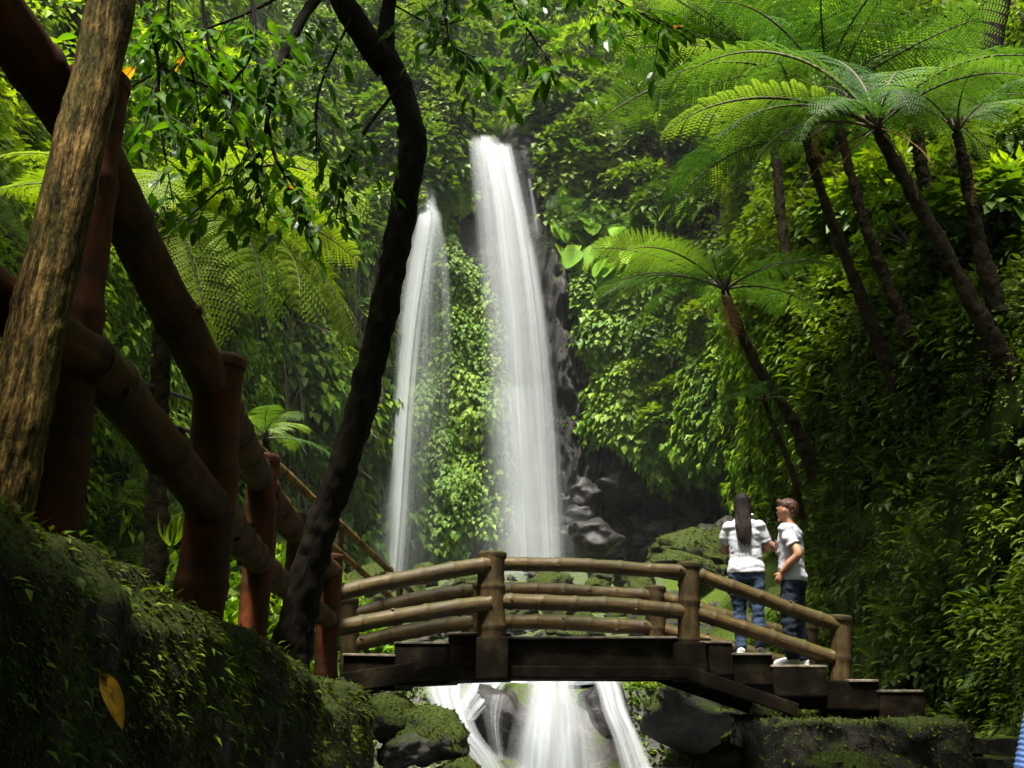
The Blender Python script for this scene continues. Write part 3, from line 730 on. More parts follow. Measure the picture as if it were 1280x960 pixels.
FR = frond_set(M['frond'], 'frond'); FRL = frond_set(M['frond_lit_lime'], 'frond', fill=0.6); FRG = frond_set(M['frond_glow'], 'frond', 24, 18, 0.3, 0.72)
FRD = [frond_mesh('dry_frond', 1.0, -0.9, 0.6, 14, 0.12, 6, M['frond_dry'])]
FRS = frond_set(M['frond'], 'small_frond', 13, 6, 0.2)

def tree_fern(pts, r, L, label, spec, name='tree_fern', dead=3, group=None, sets=None, mat='fern_trunk'):
    """pts trunk points seen in the picture (depth of the foot follows the ground), r radii and L frond length in picture pixels, spec list of (azimuth deg, variant, length factor)"""
    yb = pts[0][2]; tz = cast(np.array([float(pts[0][0])]), np.array([float(pts[0][1])])); yb = float(S(*tz)[0][1]) if yb is None else yb
    yb = yb*0.955
    pts = np.array([W(q[0], q[1], yb*(1-0.012*i)) for i, q in enumerate(pts)]); pts[0, 2] -= 0.1; L = L*yb/FPX; r = np.asarray(r, float)*yb/FPX; top = pts[-1]
    e = empty(name, pts[0], label=label, cat='tree fern', group=group)
    g = Geo(); g.addg(tube(pts, r, 110, 18, rough=0.2, freq=7, seed=len(label), rough2=0.22)); g.build('trunk', M[mat], e, origin=pts[0])
    cr = Geo()
    for k in range(9):          # scaly stalk bases and curled croziers at the crown
        a = k*2*PI/9; cr.addg(tube([top, top+np.array([.06*math.cos(a), .06*math.sin(a), .08])*L/2, top+np.array([.1*math.cos(a), .1*math.sin(a), .22])*L/2], [0.03*L/2, 0.022*L/2, 0.008*L/2], 7, 6, rough=0.2))
    cr.build('stalk_bases', M[mat], e, origin=pts[0])
    for (az, vi, lf, st) in spec:
        o = link('frond', (sets or (FR, FRL))[st][vi], e)
        o.location = Vector(top - pts[0]); o.rotation_euler = (RNG.normal(0, .26), RNG.normal(0, .13), math.radians(az)); s = L*lf; o.scale = (s, s, s)
        if o.data.name in STALK: link('stalk', STALK[o.data.name], o)
    for k in range(dead):
        o = link('dry_frond', FRD[0], e); o.location = Vector(top - pts[0]); o.rotation_euler = (0, RNG.normal(0, .25), RNG.uniform(0, 6.28)); s = L*RNG.uniform(0.35, 0.6); o.scale = (s, s, s)
    return e
def ring(n, vis, lf=(0.85, 1.1), st=0, a0=None, p_lime=0.0):
    a0 = RNG.uniform(0, 360) if a0 is None else a0
    return [(a0 + 360*k/n + RNG.normal(0, 8), vis[RNG.integers(len(vis))], RNG.uniform(*lf), 1 if RNG.random() < p_lime else st) for k in range(n)]

tree_fern([(1266, 462, 11.2), (1218, 385, None), (1165, 285, None), (1120, 205, None), (1096, 160, None)], [14, 11, 9.5, 9, 8], 290,
          'tallest tree fern with long slanting trunk and wide lit crown above the couple',
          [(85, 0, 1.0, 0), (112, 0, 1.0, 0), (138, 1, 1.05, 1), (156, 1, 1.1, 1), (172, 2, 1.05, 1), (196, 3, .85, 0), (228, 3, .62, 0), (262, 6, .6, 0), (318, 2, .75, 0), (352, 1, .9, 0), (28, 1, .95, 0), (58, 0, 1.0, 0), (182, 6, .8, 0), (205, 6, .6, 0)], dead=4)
tree_fern([(1122, 480, None), (1085, 395, None), (1045, 290, None), (1022, 225, None), (1008, 175, None)], [10, 8, 6.5, 6, 6], 250,
          'tree fern with thin dark trunk leaning left, second from the tallest one', ring(12, (0, 1, 2, 3, 6), st=0, p_lime=0.35), dead=2)
tree_fern([(1148, 440, None), (1105, 345, None), (1075, 260, None), (1040, 120, None)], [10, 8, 6.5, 6], 240,
          'tree fern with dark trunk half hidden between the two leaning ones', ring(11, (0, 1, 2), p_lime=0.15), dead=2)
tree_fern([(1165, 270, None), (1155, 225, None), (1143, 150, None)], [11, 9, 8], 190,
          'short tree fern standing behind the crown of the tallest one', ring(11, (1, 2, 3)), dead=2)
tree_fern([(1245, 380, None), (1222, 290, None), (1208, 220, None), (1196, 165, None)], [12, 9, 8, 7], 200,
          'slim brownish tree fern at the far right with few upright fronds', [(95, 0, 1, 0), (140, 1, .9, 0), (30, 1, .9, 0), (200, 2, .8, 0), (330, 2, .8, 0), (265, 3, .7, 0), (70, 0, 1, 0)], dead=1)
tree_fern([(1020, 590, 15.8), (990, 525, None), (945, 455, None), (915, 390, None), (906, 362, None)], [9, 7.5, 6.5, 6, 5], 180,
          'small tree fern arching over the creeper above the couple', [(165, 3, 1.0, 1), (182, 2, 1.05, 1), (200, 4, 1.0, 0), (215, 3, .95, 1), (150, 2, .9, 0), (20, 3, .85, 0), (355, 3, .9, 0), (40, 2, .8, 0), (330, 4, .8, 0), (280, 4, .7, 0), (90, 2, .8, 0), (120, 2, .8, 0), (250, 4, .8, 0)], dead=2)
tree_fern([(1003, 640, 15.0), (990, 590, None), (962, 520, None), (955, 500, None)], [4, 3.5, 3, 2.5], 80,
          'thin young fern stem standing just behind the couple', ring(6, (1, 2, 3), lf=(.6, .9)), dead=0)
tree_fern([(1010, 420, None), (980, 300, None), (962, 85, None)], [8, 7, 6], 235,
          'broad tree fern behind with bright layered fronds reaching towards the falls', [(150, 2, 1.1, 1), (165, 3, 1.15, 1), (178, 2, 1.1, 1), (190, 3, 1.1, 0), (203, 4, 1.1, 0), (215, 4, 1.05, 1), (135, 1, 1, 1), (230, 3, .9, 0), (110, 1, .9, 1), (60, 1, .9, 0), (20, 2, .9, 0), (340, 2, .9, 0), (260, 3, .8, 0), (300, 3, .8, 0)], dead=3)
tree_fern([(930, 330, None), (925, 200, None), (895, -5, None)], [7, 6, 5], 190,
          'distant tree fern with pale feathery fronds at the top above the creeper', ring(13, (1, 2, 3), p_lime=0.7), dead=2)
# left of the dark tree
tree_fern([(190, 900, 8.6), (195, 640, None), (202, 470, None), (212, 285, None)], [15, 13, 12, 12], 310,
          'tree fern with yellow-green fronds drooping behind the log railing',
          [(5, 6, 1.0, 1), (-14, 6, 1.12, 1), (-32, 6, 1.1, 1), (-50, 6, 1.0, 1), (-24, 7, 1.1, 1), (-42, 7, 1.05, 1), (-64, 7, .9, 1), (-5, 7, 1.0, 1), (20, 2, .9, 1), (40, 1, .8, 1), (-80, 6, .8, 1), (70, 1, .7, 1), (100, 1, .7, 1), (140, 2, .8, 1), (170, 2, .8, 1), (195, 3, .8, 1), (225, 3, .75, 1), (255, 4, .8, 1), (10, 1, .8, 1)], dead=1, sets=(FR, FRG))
tree_fern([(345, 640, 14.0), (338, 600, None), (332, 548, None)], [6, 5, 4], 95,
          'little fern with pale fronds beside the bamboo handrail', ring(9, (2, 3, 4), p_lime=0.8), name='fern', dead=0)

def small_fern(px, py, size, label, group, n=7, lime=False, off=0.0):
    p, nn = gp(px, py); p = p + nn*off
    e = empty('fern', p, label=label, cat='fern', group=group)
    for k in range(n):
        az = math.atan2(nn[1], nn[0]) + RNG.normal(0, 1.0)
        o = link('frond', FRS[RNG.integers(1, 6)], e); o.rotation_euler = (RNG.normal(0, .2), RNG.normal(0, .15), az); s = size*RNG.uniform(0.6, 1.1); o.scale = (s, s, s)
for (px, py) in spread(64, [(1010, 480), (1120, 440), (1290, 460), (1290, 880), (1080, 840), (1010, 740)], 24):
    small_fern(px, py, RNG.uniform(0.3, 0.6), 'small bank fern, ' + where(px, py), 'small ferns on the bank', n=int(RNG.integers(4, 8)))
for (px, py) in spread(10, [(160, 360), (235, 380), (235, 470), (150, 440)], 22):
    small_fern(px, py, RNG.uniform(0.6, 0.9), 'bright fern seen through the gap in the log railing', 'ferns seen through the railing', n=7)

for (px, py) in spread(34, [(455, 120), (590, 150), (700, 240), (860, 330), (900, 360), (760, 330), (700, 300), (640, 120)], 17):
    small_fern(px, py, RNG.uniform(0.9, 1.7), 'hanging fern on the cliff, ' + where(px, py), 'ferns on the cliff', n=6, off=0.9)
for (px, py) in spread(40, [(320, 120), (470, 100), (480, 380), (440, 680), (330, 640)], 20):
    small_fern(px, py, RNG.uniform(0.7, 1.3), 'pale misty cliff fern, ' + where(px, py), 'ferns on the misty cliff', n=6, off=0.6)

# ------------------------------------------------------------------ mossy retaining wall and path on the left
YT = [0.3, 2.1, 4.0, 5.5, 7.2, 8.2, 9.0, 12]; ZT = [0.62, 0.44, 0.30, 0.22, 0.10, 0.03, 0.0, -0.1]
def wall_pt(y, s):
    """profile across the wall: s 0 far side of the path .. 1 foot of the wall"""
    zt = np.interp(y, YT, ZT)
    bx = np.interp(s, [0, 0.25, 0.4, 0.47, 0.55, 0.7, 1], [-4.6, -2.2, -1.34, -1.12, -1.0, -0.95, -0.86])
    bz = np.interp(s, [0, 0.25, 0.4, 0.47, 0.55, 0.7, 1], [0.5, 0.06, 0.04, -0.04, -0.22, -0.7, -1.75]) + zt
    end = sstep(7.6, 8.5, y); bx = bx - end*sstep(0.4, 0.6, s)*0.55
    p = np.stack([bx, y, bz], -1)
    face = sstep(0.36, 0.5, s)
    n = fbm(p*1.7, 4, 41); n2 = fbm(p*np.array([5, 5, 2.2]), 3, 47)
    return p + np.stack([0.10*n*face+0.045*n2*face, 0*n, 0.05*n+0.02*n2], -1)
ys = np.linspace(0.3, 8.9, 200); ss = np.linspace(0, 1, 110)
YY, SS_ = np.meshgrid(ys, ss, indexing='ij')
WVt = wall_pt(YY, SS_).reshape(-1, 3); n2 = len(ss); ii = np.arange(len(ys)-1)[:, None]*n2; jj = np.arange(n2-1)[None, :]
mobj('mossy_wall', WVt, np.stack([ii+jj, ii+n2+jj, ii+n2+jj+1, ii+jj+1], -1).reshape(-1, 4), M['earth'], smooth=True,
     label='dark retaining bank covered in hanging moss below the log railing', cat='bank')
L = Leaves()
def wall_sample(n, s0=0.36, s1=1.0, y0=0.8, y1=8.6):
    y = y0*(y1/y0)**RNG.random(n); s = RNG.uniform(s0, s1, n)
    P = wall_pt(y, s); e = 0.01
    nn = unit(np.cross(wall_pt(y+e, s)-P, wall_pt(y, s+e)-P)); nn = np.where(((nn*np.array([1, -0.2, 0.6])).sum(1) < 0)[:, None], -nn, nn)
    return P, nn, y
P, nn, y = wall_sample(150000, y0=1.6)
qx, qy, _ = project(P); kp = (qx > -60) & (qy < 1010); P, nn, y = P[kp], nn[kp], y[kp]
g = fbm(P*4, 2, 61); keep = g + RNG.normal(0, .3, len(P)) > -0.25; P, nn, y, g = P[keep], nn[keep], y[keep], g[keep]
k = len(P)
L.add(BLADE, P-nn*0.004, unit(nn*0.7+np.array([0, 0, -0.75])+rvec(k)*0.45), unit(nn+rvec(k)*0.3), RNG.uniform(0.006, 0.024, k)*(0.5+y/5), np.clip(0.45+0.3*g+RNG.normal(0, .22, k), 0, 1), width=2.0)
link('moss', L.mesh('moss', M['moss']), kind='stuff', label='short shaggy moss hanging on the retaining bank')
L = Leaves()      # small liverwort and fern leaflets on the bank
P, nn, y = wall_sample(1500, 0.42, 0.98, 1.6, 8.3); k = len(P)
L.add(LEAF4, P+nn*0.01, unit(nn*0.5+np.array([0.5, 0, -0.5])+rvec(k)*0.6), unit(nn*0.5+np.array([0, 0, 0.9])+rvec(k)*0.2), RNG.uniform(0.02, 0.05, k), RNG.random(k), width=0.7)
link('seedlings', L.mesh('seedlings', M['bank_leaf']), kind='stuff', label='tiny leaves sprouting from the mossy bank')
L = Leaves()      # plants carpeting the far side of the path and the ground behind the railing
n = 1500; y = RNG.uniform(3.6, 20, n); x = -(1.75+0.05*np.maximum(y-9, 0)) - RNG.random(n)**1.3*(2.2+0.28*y)
z = np.where(y < 8.8, np.maximum(wall_pt(y, np.interp(x, [-4.6, -2.2, -1.34], [0, 0.25, 0.4]))[:, 2], ground_z(x, y)), ground_z(x, y))
C = np.stack([x, y, z+0.02], 1); clump_leaves(C, np.broadcast_to(np.array([0, 0, 1.0]), C.shape), 0.05+0.02*y, 26, 0.035+0.009*y, droop=0.15, flat=1.1, into=L)
link('undergrowth', L.mesh('undergrowth', M['ivy']), kind='stuff', label='bright leafy carpet of plants on the ground behind the log railing')
# one yellow fallen leaf
def long_leaf_mesh(name, mat, n=10, w=0.2, curl=0.25, rnd=0.5, fold=0.12):
    s = np.linspace(0, 1, n); ww = w*np.sin(PI*np.clip(s, 0.0, 1)**0.85)**0.8; ww[-1] = 0.004; ww[0] = 0.01
    mid = np.stack([0*s, s, -curl*(s-0.4)**2], 1)
    V = np.concatenate([mid+np.stack([-ww, 0*s, ww*fold*4], 1), mid, mid+np.stack([ww, 0*s, ww*fold*4], 1)])
    F = []
    for k in range(n-1): F += [(k, n+k, n+k+1, k+1), (n+k, 2*n+k, 2*n+k+1, n+k+1)]
    return make_mesh(name, V, np.array(F), mat, {'rnd': ('FACE', np.full(len(F), rnd))}, True)
M['yellow_leaf'] = mat_plain('yellow_dead_leaf', [(0.3, (0.11, 0.055, 0.005)), (0.5, (0.26, 0.15, 0.01)), (0.62, (0.13, 0.09, 0.01)), (0.8, (0.22, 0.16, 0.015))], 30, 0.7, 0.05, 0.003)
fl = link('fallen_leaf', long_leaf_mesh('fallen_leaf', M['yellow_leaf'], 12, 0.125, 0.45, fold=0.3), label='single yellow dead leaf stuck upright on the mossy bank', cat='leaf')
pf = W(153, 908, 2.5); tip = W(125, 832, 2.56); D = tip-pf; ln = np.linalg.norm(D)
fl.matrix_world = Matrix.Translation(Vector(pf)) @ (basis(D, np.array([0.45, -1, 0.1])).to_4x4() @ Matrix.Scale(float(ln), 4))

# ------------------------------------------------------------------ log railing (concrete shaped like bamboo)
def log(g, A, B, r, seg=16, node=0.42, sag=0.0, seed=0, bulge=0.09, taper=0.0, stubs=True):
    """a bamboo-like rail from A to B with swollen joints"""
    A, B = np.asarray(A, float), np.asarray(B, float); ln = np.linalg.norm(B-A); n = max(14, int(ln/0.022))
    s = np.linspace(0, 1, n); x = s*ln + RNG.uniform(0, node)
    ph = (x/node) % 1.0
    rr = r*(1 + bulge*np.exp(-((ph-0.5)/0.035)**2) + 0.045*np.exp(-((ph-0.5)/0.12)**2)) * (1-taper*s)
    mid = (A+B)/2 + np.array([0, 0, -sag])
    C = catmull([A, (A+mid)/2*1.0+np.array([0, 0, -sag*0.25]), mid, (mid+B)/2+np.array([0, 0, -sag*0.25]), B], n) if sag else A+(B-A)*s[:, None]
    C = C + 0.05*r*np.stack([fbm(np.stack([x*2+seed, x*0, x*0+k], 1), 2, seed+k) for k in range(3)], 1)*2
    tb = tube(C, rr, n, seg, rough=0.05, freq=7, seed=seed); x0_ = x[0]
    g.addg([(V_, F_, A_+np.array([0, 0, x0_])) for V_, F_, A_ in tb])
    if stubs:
        ax = unit(B-A); side = unit(np.cross(ax, [0, 0, 1.0]))
        for k in np.where(np.diff(np.floor(x/node+0.5)) > 0)[0]:
            a = RNG.uniform(0, 2*PI); d = side*math.cos(a)+np.cross(side, ax)*math.sin(a)
            g.addg(tube([C[k]+d*r*0.8, C[k]+d*r*1.22], [r*0.3, r*0.2], 3, 7))
def rail_obj(parent, name, A, B, r, mat, origin, seed=0, **kw):
    g = Geo(); log(g, A, B, r, seed=seed, **kw); return g.build(name, mat, parent, origin=origin)
def post_obj(parent, base, top, r, mat, origin, seed=0, node=0.45):
    g = Geo(); log(g, base, top, r, 20, node, 0, seed, bulge=0.06, stubs=False); o = g.build('post', mat, parent, origin=origin)
    top = np.asarray(top, float); u = unit(top-np.asarray(base, float)); g = Geo()
    g.addg(tube([top-u*0.02, top+u*0.015, top+u*0.03], [r*1.1, r*1.12, r*0.98], 6, 20, rough=0.04, seed=seed)); g.build('cap', mat, o, origin=origin); return o

O = np.array([-1.25, 4.0, 0.3])
rl = empty('log_railing', O, label='reddish brown log railing descending beside the leaning tree to the bridge', cat='railing')
pA = W(117, 380, 3.15); pB = W(272, 600, 4.35); pC = W(329, 660, 6.5); pD = W(374, 720, 8.2); pE = W(414, 760, 9.8)
def vpost(px, y_top, Y, zb, r, seed):
    t = W(px, y_top, Y); b = np.array([t[0], Y, zb]); post_obj(rl, b, t, r, M['log_red'], O, seed); return b, t
_, tA = vpost(122, 105, 3.15, 0.1, 0.093, 1)
_, tB = vpost(274, 455, 4.35, 0.0, 0.098, 2)
_, tC = vpost(329, 575, 6.5, -0.05, 0.088, 3)
_, tD = vpost(374, 648, 8.2, -0.15, 0.085, 4)
_, tE = vpost(414, 697, 10.0, -0.3, 0.10, 5)
m = M['log_rail']
top = [W(-250, -330, 2.0), W(105, 165, 3.15), W(268, 490, 4.35), W(325, 600, 6.5), W(374, 672, 8.2), W(414, 715, 10.0)]
low = [W(-420, 90, 2.0), W(110, 450, 3.15), W(268, 640, 4.35), W(325, 702, 6.5), W(374, 748, 8.2), W(414, 778, 10.0)]
for k in range(5):
    rail_obj(rl, 'rail', top[k], top[k+1], 0.083, M['log_red'] if k == 0 else m, O, 10+k, node=0.5)
    rail_obj(rl, 'rail', low[k], low[k+1], 0.078, m, O, 20+k, node=0.5)

# thin handrails on the far side of the path
hr = empty('metal_handrail', W(190, 560, 7.5), label='thin dark metal handrail behind the log railing', cat='handrail')
for k, (a, b) in enumerate((((60, 440), (262, 508)), ((60, 480), (262, 548)))):
    g = Geo(); A, B = W(*a, 7.0), W(*b, 8.6); g.addg(tube([A, B], 0.018, 6, 8)); g.build('rail', M['metal'], hr, origin=W(190, 560, 7.5))
for (px, py, Y) in ((75, 440, 7.1), (255, 500, 8.5)):
    A = W(px, py, Y); g = Geo(); g.addg(tube([A+np.array([0, 0, .05]), A-np.array([0, 0, 1.0])], 0.02, 4, 8)); g.build('post', M['metal'], hr, origin=W(190, 560, 7.5))
bh = empty('bamboo_handrail', W(330, 600, 9.5), label='yellowish bamboo pole handrail sloping down behind the dark leaning tree', cat='handrail')
M['bamboo_yellow'] = mat_log('yellow_bamboo', [(0.3, (0.14, 0.09, 0.025)), (0.6, (0.32, 0.21, 0.06)), (0.8, (0.42, 0.3, 0.1))], moss=0.1)
g = Geo(); log(g, W(322, 558, 9.0), W(520, 745, 13.5), 0.035, 10, 0.35, stubs=False); g.build('pole', M['bamboo_yellow'], bh, origin=W(330, 600, 9.5))
g = Geo(); log(g, W(322, 600, 9.0), W(520, 775, 13.5), 0.032, 10, 0.35, stubs=False); g.build('pole', M['bamboo_yellow'], bh, origin=W(330, 600, 9.5))
for (px, py, Y) in ((345, 575, 9.3), (425, 655, 11), (500, 722, 13)):
    A = W(px, py, Y); g = Geo(); log(g, A+np.array([0, 0, .06]), A-np.array([0, 0, 1.1]), 0.04, 10, 0.3, stubs=False); g.build('post', M['log_post'], bh, origin=W(330, 600, 9.5))

# ------------------------------------------------------------------ arched footbridge
OB = W(700, 800, 11.3)
br = empty('footbridge', OB, label='arched stepped footbridge with bamboo-shaped rails across the stream', cat='bridge')
YF, YR = 10.6, 12.5
# front posts
FP = [(414, 10.2), (615, 10.5), (861, 10.7), (1050, 10.85)]
def fz(px, py, Y): return W(px, py, Y)
post_obj(br, W(615, 800, 10.5), W(615, 694, 10.5), 0.128, M['log_post'], OB, 31, node=0.36)
post_obj(br, W(861, 806, 10.7), W(861, 707, 10.7), 0.105, M['log_post'], OB, 32, node=0.36)
post_obj(br, W(1050, 876, 10.85), W(1050, 773, 10.85), 0.103, M['log_post'], OB, 33, node=0.36)
# rear posts
post_obj(br, W(585, 820, 12.5), W(594, 733, 12.5), 0.105, M['log_post'], OB, 34, node=0.36)
post_obj(br, W(819, 822, 12.7), W(819, 736, 12.7), 0.112, M['log_post'], OB, 35, node=0.36)
post_obj(br, W(1011, 850, 12.85), W(1011, 786, 12.85), 0.10, M['log_post'], OB, 36, node=0.36)
post_obj(br, W(436, 850, 12.2), W(436, 752, 12.2), 0.10, M['log_post'], OB, 37, node=0.36)
mb = M['log_bridge']
def brail(a, b, r, seed, sag=0.0): rail_obj(br, 'rail', W(*a), W(*b), r, mb, OB, seed, node=0.3, sag=sag, bulge=0.1)
brail((418, 743, 10.05), (612, 705, 10.42), 0.074, 41, -0.02); brail((618, 704, 10.5), (858, 716, 10.68), 0.067, 42, -0.02); brail((864, 716, 10.7), (1046, 781, 10.83), 0.067, 43)
brail((418, 787, 10.05), (612, 754, 10.42), 0.074, 44, -0.02); brail((618, 751, 10.5), (858, 765, 10.68), 0.073, 45, -0.02); brail((864, 764, 10.7), (1046, 823, 10.83), 0.071, 46)
brail((436, 770, 12.2), (590, 737, 12.45), 0.08, 47, -0.02); brail((596, 736, 12.5), (816, 746, 12.68), 0.082, 48, -0.02); brail((822, 746, 12.7), (1008, 800, 12.83), 0.08, 49)
brail((436, 806, 12.2), (590, 777, 12.45), 0.085, 50, -0.02); brail((596, 776, 12.5), (816, 786, 12.68), 0.085, 51, -0.02); brail((822, 786, 12.7), (1008, 836, 12.83), 0.085, 52)
# deck and steps: slabs across the bridge, each with its own edge
def slab(name, x0, x1, ytop, zb_px, Y0=10.62, Y1=12.6, mat=None, jit=0.012, proud=0.0):
    a = W(x0, ytop, Y0); b = W(x1, ytop, Y0); zb = W((x0+x1)/2, zb_px, Y0)[2]
    sx, sy, sz = b[0]-a[0], Y1-Y0+proud, a[2]-zb
    me = box_mesh(name, sx, sy, sz, mat or M['concrete'], 0.02, 2, jit, int(x0))
    o = link(name, me, br); o.location = Vector((a+b)/2*np.array([1, 0, 0]) + np.array([0, (Y0+Y1-proud)/2, a[2]-sz/2]) - OB)
    return o
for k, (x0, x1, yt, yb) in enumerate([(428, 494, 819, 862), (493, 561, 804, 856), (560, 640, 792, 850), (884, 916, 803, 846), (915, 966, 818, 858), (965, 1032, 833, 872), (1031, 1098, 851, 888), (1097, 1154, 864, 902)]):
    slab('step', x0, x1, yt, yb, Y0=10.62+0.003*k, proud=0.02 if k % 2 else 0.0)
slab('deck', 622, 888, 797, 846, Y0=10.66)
M['highlight_tread'] = mat_plain('pale_highlight_tread', [(0.35, (0.03, 0.024, 0.016)), (0.55, (0.12, 0.1, 0.07)), (0.75, (0.24, 0.21, 0.16))], 9, 0.5, 0.4, 0.006)  # pale lip slabs: wet highlight on the step edges put into the colour
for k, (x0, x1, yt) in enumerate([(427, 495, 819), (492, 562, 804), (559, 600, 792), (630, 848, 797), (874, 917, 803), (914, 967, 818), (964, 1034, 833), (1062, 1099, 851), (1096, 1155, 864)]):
    slab('highlight_tread', x0, x1, yt-2.2, yt+1.2, Y0=10.592+0.002*k, Y1=12.62, mat=M['highlight_tread'], jit=0.006)
# the arched beam under the pale highlight slabs
for k, (x0, x1, y0, y1, th) in enumerate([(428, 520, 866, 852, 24), (516, 640, 853, 847, 18), (636, 862, 847, 848, 14), (856, 996, 848, 896, 16)]):
    a, b = W(x0, y0-th/2, 10.585), W(x1, y1-th/2, 10.585); d = b-a; ln = np.linalg.norm(d)
    o = link('beam', box_mesh('beam', ln, 0.09, th/FPX*10.6, M['concrete'], 0.012, 2), br)
    o.location = Vector((a+b)/2-OB); o.rotation_euler = (0, -math.atan2(d[2], d[0]), math.atan2(d[1], d[0]))
    o2 = link('beam', o.data, br); o2.location = Vector((a+b)/2-OB+np.array([0, 2.05, 0])); o2.rotation_euler = o.rotation_euler
# square haunches under the posts
for (px, y0, y1, Y) in ((615, 797, 850, 10.5), (861, 803, 852, 10.7), (1050, 872, 905, 10.85)):
    a = W(px, y0, Y); b = W(px, y1, Y)
    o = link('post_base', box_mesh('post_base', 0.30, 0.30, a[2]-b[2], M['concrete'], 0.02, 2, 0.012, px), br); o.location = Vector((a+b)/2-OB)
# abutment walls carrying the bridge
def stone_wall_mesh(name, sx, sy, sz, seed):
    me = box_mesh(name, sx, sy, sz, M['stone_block'], 0, 2, 0.0, seed, cuts=30)
    V = np.zeros(len(me.vertices)*3, np.float32); me.vertices.foreach_get('co', V); V = V.reshape(-1, 3).astype(float)
    d = np.stack([fbm(V*3.5+seed*7+k*31, 5, seed+k, 0.6) for k in range(3)], -1)*np.array([0.05, 0.06, 0.035]); me.vertices.foreach_set('co', (V+d).astype(np.float32).ravel())
    me.polygons.foreach_set('use_smooth', np.ones(len(me.polygons), bool)); me.update(); return me
for (name, x0, x1, yt, Y, dy, lab) in (('stone_abutment', 985, 1222, 903, 9.6, 2.6, 'long low mossy stone abutment under the right end of the bridge'),):
    a, b = W(x0, yt, Y), W(x1, yt, Y)
    me = stone_wall_mesh(name, b[0]-a[0], dy, 1.3, 3)
    o = link(name, me, label=lab, cat='wall'); o.location = Vector(((a[0]+b[0])/2, Y+dy/2, a[2]-0.65)); abut = o
me = stone_wall_mesh('stone_abutment', 1.7, 2.6, 1.6, 9)
o = link('stone_abutment', me, label='dark stone abutment under the left end of the bridge behind the mossy bank', cat='wall'); o.location = (-2.4, 11.5, -0.65)
st = empty('stone_stairs', W(1255, 940, 9.0), label='low worn stone steps at the bottom right corner', cat='stairs')
for k, (x0, x1, yt) in enumerate(((1232, 1330, 925), (1248, 1330, 949), (1215, 1330, 975))):
    Y = 9.3-0.35*k; a, b = W(x0, yt, Y), W(x1, yt, Y)
    s_ = link('step', box_mesh('step', b[0]-a[0], 0.5, 0.12, M['stone_block'], 0, 2, 0.02, k, cuts=5), st); s_.location = Vector((a+b)/2-W(1255, 940, 9.0)+np.array([0, .2, -.06]))
# blue ribbed thing cut by the right edge of the picture
M['blue'] = mat_plain('blue_plastic', [(0.3, (0.09, 0.18, 0.5)), (0.7, (0.2, 0.33, 0.7))], 20, 0.5, 0.4, 0.002)
g = Geo(); A, B = W(1284, 970, 6.0), W(1301, 880, 6.0); x = np.linspace(0, 1, 60)
g.addg(tube(A+(B-A)*x[:, None], 0.07*(1+0.05*np.sin(x*2*PI*13)), 60, 16)); g.addg(tube([A-np.array([0, 0, 1.4]), A], 0.07, 8, 16))
g.build('ribbed_pipe', M['blue'], label='pale blue ribbed pipe cut off by the right edge of the picture', cat='pipe')

# ------------------------------------------------------------------ rocks
def rock_mesh(name, mat, seed, sub=4, sq=(1, 1, 0.75), rough=0.32, cuts=7):
    bm = bmesh.new(); bmesh.ops.create_icosphere(bm, subdivisions=sub, radius=1.0)
    V = np.array([v.co[:] for v in bm.verts]); rg = np.random.default_rng(seed)
    for k in range(cuts):
        d = unit(rg.normal(size=3)); h = rg.uniform(0.55, 0.9); q = V@d; V = V - np.maximum(q-h, 0)[:, None]*d*0.85
    V = V*(1+rough*fbm(V*1.3+seed*5, 3, seed)[:, None]*0.6 + 0.10*fbm(V*4+seed, 4, seed+3, 0.6)[:, None] - 0.10*np.abs(fbm(V*2.2+seed*3, 3, seed+9))[:, None])*np.array(sq)
    for v, c in zip(bm.verts, V): v.co = Vector(c)
    me = bpy.data.meshes.new(name); bm.to_mesh(me); bm.free(); me.materials.append(mat)
    me.polygons.foreach_set('use_smooth', np.ones(len(me.polygons), bool)); return me
RG = [rock_mesh('boulder', M['rock_grey'], i, 4, cuts=11) for i in range(5)]
RM = [rock_mesh('boulder', M['rock_mossy'], 20+i, 4, cuts=9) for i in range(4)]
RD = [rock_mesh('boulder', M['rock'], 40+i, 4) for i in range(3)]
def moss_coat(me, n=4500, size=0.055, mat='moss_bright'):
    V = np.zeros(len(me.vertices)*3, np.float32); me.vertices.foreach_get('co', V); V = V.reshape(-1, 3).astype(float)
    Nn = np.zeros(len(me.vertices)*3, np.float32); me.vertices.foreach_get('normal', Nn); Nn = Nn.reshape(-1, 3).astype(float)
    w = np.clip(Nn[:, 2]+(0.15 if size > 0.04 else 0.75)+0.5*fbm(V*2.5, 2, 77), 0, 1)**1.2; i = RNG.choice(len(V), n, p=w/w.sum())
    P = V[i]+rvec(n)*0.03; nn = Nn[i]; L = Leaves()
    L.add(BLADE, P-nn*0.02, unit(nn*0.6+rvec(n)*0.6+np.array([0, 0, -.2])), unit(nn+rvec(n)*0.4), RNG.uniform(0.5, 1.2, n)*size, np.clip(0.55+0.35*fbm(V[i]*3, 2, 5)+RNG.normal(0, .2, n), 0, 1), width=2.4)
    return L.mesh('moss', M[mat])
M['moss_bright'] = mat_leaf('cushion_moss', [(0.0, (0.010, 0.018, 0.002)), (0.6, (0.036, 0.055, 0.005)), (1.0, (0.09, 0.115, 0.012))], 0.25, rough=0.8, spec=0.1, patch=0.5, patch_col=(0.06, 0.05, 0.012), patch_scale=2.2)
MC = {me.name: moss_coat(me) for me in RM}
link('moss', moss_coat(abut.data, 20000, 0.036, 'moss'), abut, kind='stuff')
